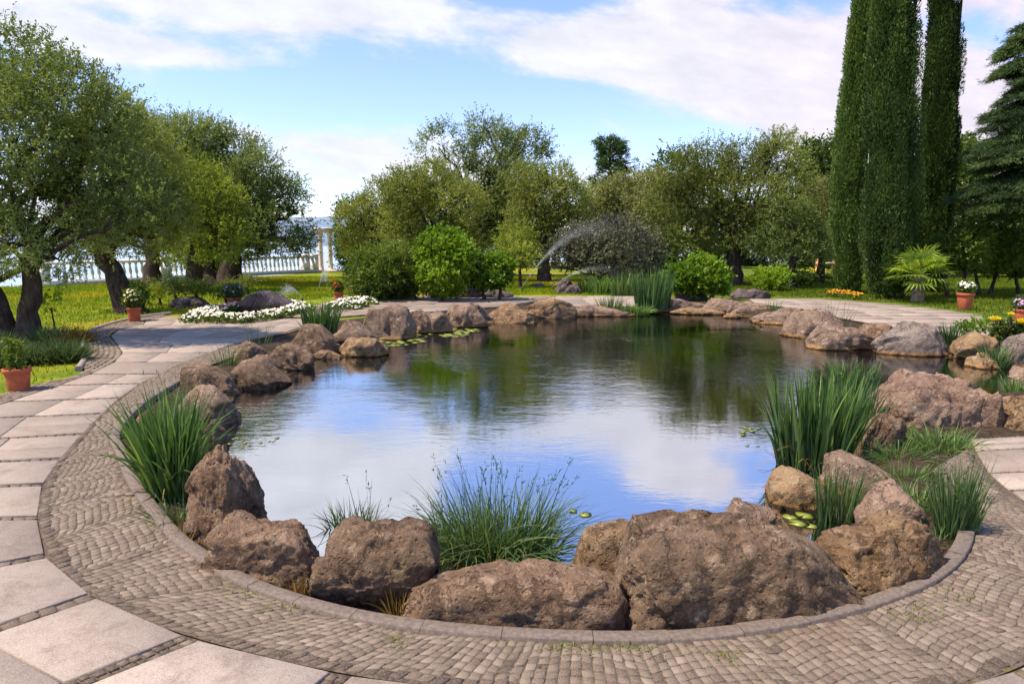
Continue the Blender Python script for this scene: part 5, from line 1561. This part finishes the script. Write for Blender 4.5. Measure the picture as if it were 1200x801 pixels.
# --- white flower ring and beds
def flower_bed(name, label, cx, cy, rx, ry, hole, n, petal, seed, fol='green', h=.16, cat='flower bed'):
    rr = np.random.default_rng(seed)
    x, y = at(cx, cy, 0)
    sx = rx / F_PX * y
    y0, y1 = at(cx, cy + ry, 0)[1], at(cx, cy - ry, 0)[1]
    sy = (y1 - y0) / 2; yc = (y0 + y1) / 2
    root = empty(name, (x, yc, 0), label, cat)
    root['kind'] = 'stuff'
    a_ = rr.random(n) * 6.283; q = np.sqrt(hole ** 2 + (1 - hole ** 2) * rr.random(n)) * (1 + .06 * np.sin(a_ * 5))
    prof_ = np.sqrt(np.clip(1 - ((q - (1 + hole) / 2) / ((1 - hole) / 2 + .05)) ** 2, 0.05, 1))
    P_ = np.stack([np.cos(a_) * q * sx, np.sin(a_) * q * sy, h * prof_ * rr.uniform(.7, 1.05, n)], 1)
    fb, bb = MB(), MB()
    per = 7
    leaves(fb, np.repeat(P_ * np.array([1, 1, .55]), per, 0) + rr.normal(0, .035, (n * per, 3)) * np.array([1, 1, .6]), unit(n * per, rr) + np.array([0, 0, .5]), .085, .045, rr.normal(.4, .2, n * per), rr)
    for p_ in P_:
        if rr.random() < .8: blossom(bb, p_ + np.array([0, 0, .03]), np.array([rr.normal(0, .3), -.35 + rr.normal(0, .3), 1.0]), rr.uniform(.024, .042), rr, 5)
    link('foliage', fb.done('foliage', M[fol]), root)
    link('blossoms', bb.done('blossoms', M[petal]), root)
flower_bed('white_flowers', 'ring of white flowers round the split boulder', 290, 369, 63, 11.5, .50, 900, 'white_petal', 420)
flower_bed('white_flowers', 'small bed of white flowers behind the short dense iris clump', 412, 358.5, 26, 5.5, .05, 260, 'white_petal', 421)
flower_bed('orange_flowers', 'patch of orange and yellow flowers at the foot of the left cypress', 992, 347.5, 15, 3.2, .0, 130, 'orange_petal', 422, h=.14)
flower_bed('yellow_flowers', 'bed of yellow flowers before the wooden pergola', 966, 330, 24, 4.0, .0, 260, 'yellow_petal', 423, h=.5)
flower_bed('purple_flowers', 'few purple red flowers inside the left of the white flower ring', 272, 364, 10, 3, .0, 60, 'red_petal', 424)


# --- yellow roses on the right
def rose(label, cx, ybase, blooms, leafs, seed, z=-.03):
    rr = np.random.default_rng(seed)
    x, y = at(cx, ybase, z)
    root = empty('rose_bush', (x, y, z), label, 'rose bush', 'yellow roses at the right edge')
    sb, fb, bb = MB(), MB(), MB()
    for (bx, by, rp) in blooms:
        c = np.array([xat(bx, y, by) - x, rr.uniform(-.1, .1), zat(by, y) - z])
        limb(sb, (rr.uniform(-.05, .05), 0, -.05), c, .008, .005, rr, .1, 7, 5)
        r_ = rp / F_PX * y
        for ring, (k_, ang, s_) in enumerate(((8, 1.2, 1.0), (8, .9, .9), (7, .55, .75), (5, .25, .6))):
            for j in range(k_):
                a_ = j * 6.283 / k_ + ring * .4
                q = np.array([math.cos(a_) * math.sin(ang), math.sin(a_) * math.sin(ang), math.cos(ang)])
                t1 = np.cross(q, (0, 0, 1)); t1 /= np.linalg.norm(t1) + 1e-6
                b0 = c + np.array([0, 0, -.3 * r_]); tip = c + q * r_ * s_ * rr.uniform(.9, 1.1)
                m_ = (b0 + tip) / 2 + q * r_ * .15
                bb.add([b0, m_ + t1 * r_ * .38, tip, m_ - t1 * r_ * .38], [(0, 1, 2, 3)], np.clip(rr.normal(.6, .18), 0, 1))
    lob = [(np.array([xat(a_, y, b_) - x, rr.uniform(-.1, .1), zat(b_, y) - z]), (rx / F_PX * y, rx / F_PX * y, ry / F_PX * y)) for a_, b_, rx, ry in leafs]
    crown(fb, lob, rr, 110, .10, .045, .028, 8, .3, .25, .2)
    link('stem', sb.done('stem', M['bark'], True), root)
    link('foliage', fb.done('foliage', M['green']), root)
    link('blossoms', bb.done('blossoms', M['yellow_petal']), root)
rose('rose bush with one tall yellow bloom above the yellowish lumpy boulder', 1172, 408, [(1168, 375, 7.5), (1180, 368, 5)], [(1172, 390, 9, 10), (1180, 381, 8, 8), (1166, 383, 6, 5)], 430)
rose('rose bush at the right edge with a cluster of yellow blooms', 1194, 408, [(1193, 377, 8), (1186, 383, 6), (1202, 380, 7)], [(1192, 390, 12, 10), (1200, 388, 10, 9), (1184, 394, 6, 6)], 431)


# --- lily pads
def pad_mesh(rr, wav):
    n = 18
    a_ = np.linspace(.18, 6.283 - .18, n)
    V = [(0, 0, .002)] + [(math.cos(q) * (1 + wav * math.sin(q * 3)), math.sin(q) * (1 + wav * math.cos(q * 4)), .004 + .01 * rr.random()) for q in a_]
    V += [(v_[0] * .98, v_[1] * .98, v_[2] - .003) for v_ in V]
    F_ = [(0, i, i + 1) for i in range(1, n)]
    m_ = n + 1
    mb = MB(); mb.add(V, F_, .6); mb.F.setdefault(4, []).append(np.array([(i, i + m_, i + 1 + m_, i + 1) for i in range(1, n)]))
    return mb.done('lily_pad', M['pad'])
rr = np.random.default_rng(440)
pm = [pad_mesh(rr, w_) for w_ in (.02, .05, .08)]
def pad(label, px, py, rp, group, mtl=None):
    x, y = at(px, py, WATER_Z)
    o = link('lily_pad', pm[rr.integers(3)], None, (x, y, WATER_Z + .003 + rr.random() * .006))
    s_ = rp / F_PX * y
    o.scale = (s_, s_, s_); o.rotation_euler = (rr.normal(0, .01), rr.normal(0, .01), rr.random() * 6.283)
    tag(o, label, 'lily pad', group)
NP = [(927, 606, 10, 'leftmost lily pad before the narrow rush tuft'), (944, 604, 12, 'lily pad touching the base of the narrow rush tuft, topmost of the near group'), (936, 613, 12, 'large lily pad at the middle of the near group by the rush tuft'),
      (951, 616, 9, 'small lily pad lowest of the near group, against the folded golden boulder')]
for px_, py_, rp, lb in NP: pad(lb, px_, py_, rp, 'lily pads by the narrow rush tuft')
for k in range(64):
    f = rr.random()
    px_ = 446 + 118 * f + rr.normal(0, 4); py_ = 405 - 19 * f + rr.normal(0, 2.6)
    pad('small yellow green lily pad in the raft along the left shore', px_, py_, rr.uniform(3.5, 6.5), 'lily pad raft along the left shore')
for px_, py_, rp, lb in ((686, 603, 8, 'yellowing lily leaf afloat right of the large front sedge'), (672, 599, 5, 'small yellowing lily leaf against the tips of the front sedge'), (985, 438, 8, 'pale lily leaf afloat behind the darker reeds'), (1003, 434, 6, 'small pale lily leaf left of the big pinkish boulder')):
    pad(lb, px_, py_, rp, 'single floating lily leaves')
for k in range(16):
    pad('pale lily leaf in the thin drift right of the tall humped boulder', 268 + rr.random() * 60, 518 + rr.normal(0, 5), rr.uniform(1.5, 3), 'drift of pale leaves on the left water')
for k in range(14):
    pad('pale lily leaf in the drift left of the largest reed clump', 868 + rr.random() * 22, 497 + rr.random() * 26, rr.uniform(2, 4), 'drift of pale leaves by the reeds')

# --- balustrade, columns, pergola
A_ = np.array(at(84, 333)); B_ = np.array(at(372, 318.5))
d_ = (B_ - A_) / np.linalg.norm(B_ - A_)
A_ = A_ - d_ * 1.2
Ln = np.linalg.norm(B_ - A_)
root = empty('balustrade', (A_[0], A_[1], -.03), 'long white stone balustrade closing the lawn on the left', 'balustrade')
root.rotation_euler = (0, 0, math.atan2(d_[1], d_[0]))
pb = MB(); box(pb, 0, Ln, -.16, .16, 0, .20, bev=.015); link('plinth', pb.done('plinth', M['white_stone']), root)
pb = MB(); box(pb, 0, Ln, -.13, .13, .84, .96, bev=.02); link('top_rail', pb.done('top_rail', M['white_stone']), root)
pb = MB(); box(pb, -.17, .17, -.17, .17, .2, .84, bev=0.0); box(pb, -.20, .20, -.20, .20, .965, 1.04, bev=.02); pm_ = pb.done('pedestal', M['white_stone'])
pb = MB(); lathe(pb, [(.065, .2), (.065, .26), (.035, .29), (.075, .44), (.06, .56), (.032, .70), (.045, .77), (.065, .79), (.065, .845)], 10); bm_ = pb.done('baluster', M['white_stone'], True)
ped = list(np.arange(0.2, Ln, 4.4)) + [5.2, Ln - .2]
for q in ped: link('pedestal', pm_, root, (q, 0, 0))
for q in np.arange(.45, Ln - .3, .265):
    if min(abs(q - e_) for e_ in ped) > .27: link('baluster', bm_, root, (q, 0, 0))

x, y = at(381, 318.2)
root = empty('stone_colonnade', (x, y, -.03), 'pair of slender cream stone columns carrying a beam at the end of the balustrade', 'colonnade')
hh = zat(272, y)
for k_, px_ in enumerate((376, 387)):
    cb = MB(); cx_ = xat(px_, y) - x
    lathe(cb, [(.20, 0), (.20, .12), (.15, .16), (.135, .4), (.115, hh - .22), (.16, hh - .12), (.17, hh)], 14, .5, (cx_, 0, 0))
    link('column', cb.done('column', M['cream_stone'], False), root)
cb = MB(); xa, xb = xat(369, y) - x, xat(391, y) - x
box(cb, xa, xb, -.19, .19, hh + .002, hh + .20, bev=.02); box(cb, xa - .05, xb + .05, -.24, .24, hh + .203, hh + .27, bev=.02)
link('beam', cb.done('beam', M['cream_stone']), root)
cb = MB(); box(cb, -1.2, 1.2, -.6, .5, -.02, .14, bev=.02); link('step', cb.done('step', M['cream_stone']), root)

x, y = at(968, 325)
root = empty('wooden_pergola', (x, y, -.03), 'orange wooden posts with a pale cross bar seen past the left cypress', 'pergola')
for px_ in (961, 981):
    cb = MB(); q = xat(px_, y) - x; w_ = .15
    box(cb, q - w_, q + w_, -w_, w_, 0, zat(303, y), bev=.02); link('post', cb.done('post', M['orange_wood']), root)
cb = MB(); box(cb, xat(956, y) - x, xat(986, y) - x, -.06, .06, zat(309, y), zat(306.5, y), bev=.01); link('cross_bar', cb.done('cross_bar', M['cream_stone']), root)

# pale gravel path seen behind the sprinkler lawn
o = link('gravel_path', mesh('gravel_path', [(*at(644, 332.5), -.02), (*at(676, 332.5), -.02), (*at(690, 326), -.02), (*at(642, 326), -.02)], [(0, 1, 2, 3)], simple('gravel', (0.45, 0.33, 0.27), .9, .2, 8, .3)))
tag(o, kind='structure')


# --- sprinklers
m, t, out = mat('water_drops')
d1_ = t.node('ShaderNodeBsdfDiffuse'); d1_.inputs[0].default_value = (.85, .87, .9, 1)
t1_ = t.node('ShaderNodeBsdfTranslucent'); t1_.inputs[0].default_value = (.85, .87, .9, 1)
t2_ = t.node('ShaderNodeBsdfTransparent')
a_ = t.node('ShaderNodeMixShader'); a_.inputs[0].default_value = .6
b_ = t.node('ShaderNodeMixShader'); b_.inputs[0].default_value = .24
t.l.new(d1_.outputs[0], a_.inputs[1]); t.l.new(t1_.outputs[0], a_.inputs[2]); t.l.new(t2_.outputs[0], b_.inputs[1]); t.l.new(a_.outputs[0], b_.inputs[2]); t.l.new(b_.outputs[0], out.inputs[0])
M['drops'] = m
OCT = np.array([(1, 0, 0), (-1, 0, 0), (0, 1, 0), (0, -1, 0), (0, 0, 1), (0, 0, -1)], float)
OCF = np.array([(0, 2, 4), (2, 1, 4), (1, 3, 4), (3, 0, 4), (2, 0, 5), (1, 2, 5), (3, 1, 5), (0, 3, 5)])
def spray(label, head, px, py, vx, vy, vz, n, seed, spread=.04, tmax=1.0, size=.012, y=None):
    rr = np.random.default_rng(seed)
    x, yy = at(px, py)
    if y: yy = y; x = xat(px, yy)
    tq = tmax * rr.random(n) ** 1.25
    jit = 1 + rr.normal(0, 1, (n, 3)) * spread * (.3 + tq[:, None] / tmax)
    vel = np.array([vx, vy, vz]) * jit
    vel[:, 1] += rr.normal(0, .25, n) * tq
    P_ = np.stack([vel[:, 0] * tq, vel[:, 1] * tq, .12 + vel[:, 2] * tq - 4.9 * tq ** 2], 1)
    P_ = P_[P_[:, 2] > 0]
    sz = size * rr.uniform(.5, 1.3, len(P_))
    V = (P_[:, None, :] + OCT[None] * sz[:, None, None]).reshape(-1, 3)
    F_ = (np.arange(len(P_)) * 6)[:, None, None] + OCF[None]
    mb = MB(); mb.add(V, F_.reshape(-1, 3))
    o = link('water_spray', mb.done('water_spray', M['drops']), None, (x, yy, -.03))
    tag(o, label, 'water spray', None, 'stuff')
    hb = MB(); lathe(hb, [(.03, 0), (.03, .08), (.02, .12), (0.001, .125)], 10)
    h_ = link('sprinkler_head', hb.done('sprinkler_head', simple('black_plastic', (.03, .03, .03), .5)), None, (x, yy, -.03))
    tag(h_, head, 'sprinkler', 'sprinkler heads on the lawns')
spray('large water arc over the grey purple bush', 'black sprinkler nozzle throwing the large water arc', 612, 333, 4.1, .4, 6.4, 8000, 450, .06, 1.1, .0065, y=24.6)
spray('thin second water arc under the large one', 'black sprinkler nozzle throwing the thin second arc', 648, 322, 4.6, .3, 3.6, 3500, 451, .06, .62, .007, y=25)
spray('small white water fan near the stone columns', 'black sprinkler nozzle on the lawn toward the stone columns', 372, 334, .7, .2, 3.0, 2500, 452, .12, .42, .008, y=24)
spray('small white water fan by the end of the flower ring', 'black sprinkler nozzle just behind the white flower ring', 352, 347, -1.6, .2, 2.2, 2500, 453, .12, .36, .007, y=20)


# --- turf
rr = np.random.default_rng(460)
n = 260000
gx_ = rr.uniform(-22, 24, n); gy_ = 7 + 27 * rr.random(n) ** .75
Pg = np.c_[gx_, gy_]
vis = np.abs(gx_) < gy_ * .80 + 1
sdg = np.full(n, -5.0); nr = (gx_ > -8) & (gx_ < 14) & (gy_ < 23); nr &= vis
sdg[nr] = sdf(Pg[nr])
keep = vis & (sdg < -1.5)
# nothing grows through the paving: left path and everything between the decks
def inside(poly, P_):
    poly = np.array(poly); ins = np.zeros(len(P_), bool)
    for a_, b_ in zip(poly, np.roll(poly, -1, 0)):
        c_ = (a_[1] > P_[:, 1]) != (b_[1] > P_[:, 1])
        with np.errstate(divide='ignore', invalid='ignore'):
            ins ^= c_ & (P_[:, 0] < (b_[0] - a_[0]) * (P_[:, 1] - a_[1]) / (b_[1] - a_[1]) + a_[0])
    return ins
pave = [at(*q) for q in [(-80, 500), (0, 466), (60, 446), (92, 432), (99, 415), (96, 398), (110, 385), (135, 377), (165, 371), (200, 367), (345, 352), (405, 345), (660, 344.5), (790, 345), (960, 347.5), (1050, 354), (1102, 360), (1150, 367), (1225, 380), (1300, 392), (1300, 700), (-80, 700)]]
keep &= ~inside(pave, Pg)
keep &= ((Pg - BA) @ np.array([-bd[1], bd[0]]) < 0.9) | (gx_ > -9.6)
Pg = Pg[keep]; n = len(Pg)
hb_ = rr.uniform(.03, .075, n) * (1 + (Pg[:, 1] > 18) * .3)
an = rr.random(n) * 6.283
wv = np.stack([np.cos(an), np.sin(an)], 1) * (.006 + Pg[:, 1:2] * .0006)
ln_ = rr.normal(0, .02, (n, 2))
b0 = np.c_[Pg - wv, np.full(n, -.045)]; b1 = np.c_[Pg + wv, np.full(n, -.045)]; tp = np.c_[Pg + ln_, -.03 + hb_]
mb = MB(); mb.add(np.stack([b0, b1, tp], 1).reshape(-1, 3), np.arange(3 * n).reshape(n, 3), np.repeat(rr.normal(.5, .2, n), 3))
tag(link('lawn_grass', mb.done('lawn_grass', M['turf'])), 'short green and yellow turf of the lawns', 'grass', None, 'stuff')


# --- weeds and moss in the joints of the paving
rr = np.random.default_rng(470)
mb = MB()
for px_, py_, n_, sp in ((205, 508, 90, .10), (238, 548, 80, .10), (215, 530, 70, .12), (262, 566, 60, .08), (290, 690, 70, .07), (655, 758, 70, .05), (700, 759, 60, .05), (745, 760, 70, .05), (1120, 700, 50, .06), (1085, 716, 40, .06), (180, 506, 70, .10), (330, 712, 50, .05), (1060, 722, 40, .05), (850, 770, 40, .04), (470, 752, 40, .04)):
    x, y = at(px_, py_)
    B = np.stack([x + rr.normal(0, sp, n_), y + rr.normal(0, sp * .7, n_), np.full(n_, -.004)], 1)
    leaves(mb, B, np.c_[rr.normal(0, .6, (n_, 2)), np.ones(n_)], rr.uniform(.012, .035, n_), .005, rr.normal(.55, .2, n_), rr)
tag(link('joint_weeds', mb.done('joint_weeds', M['olive_bright'])), 'yellow green weeds and moss growing in the cobble joints', 'weeds', None, 'stuff')
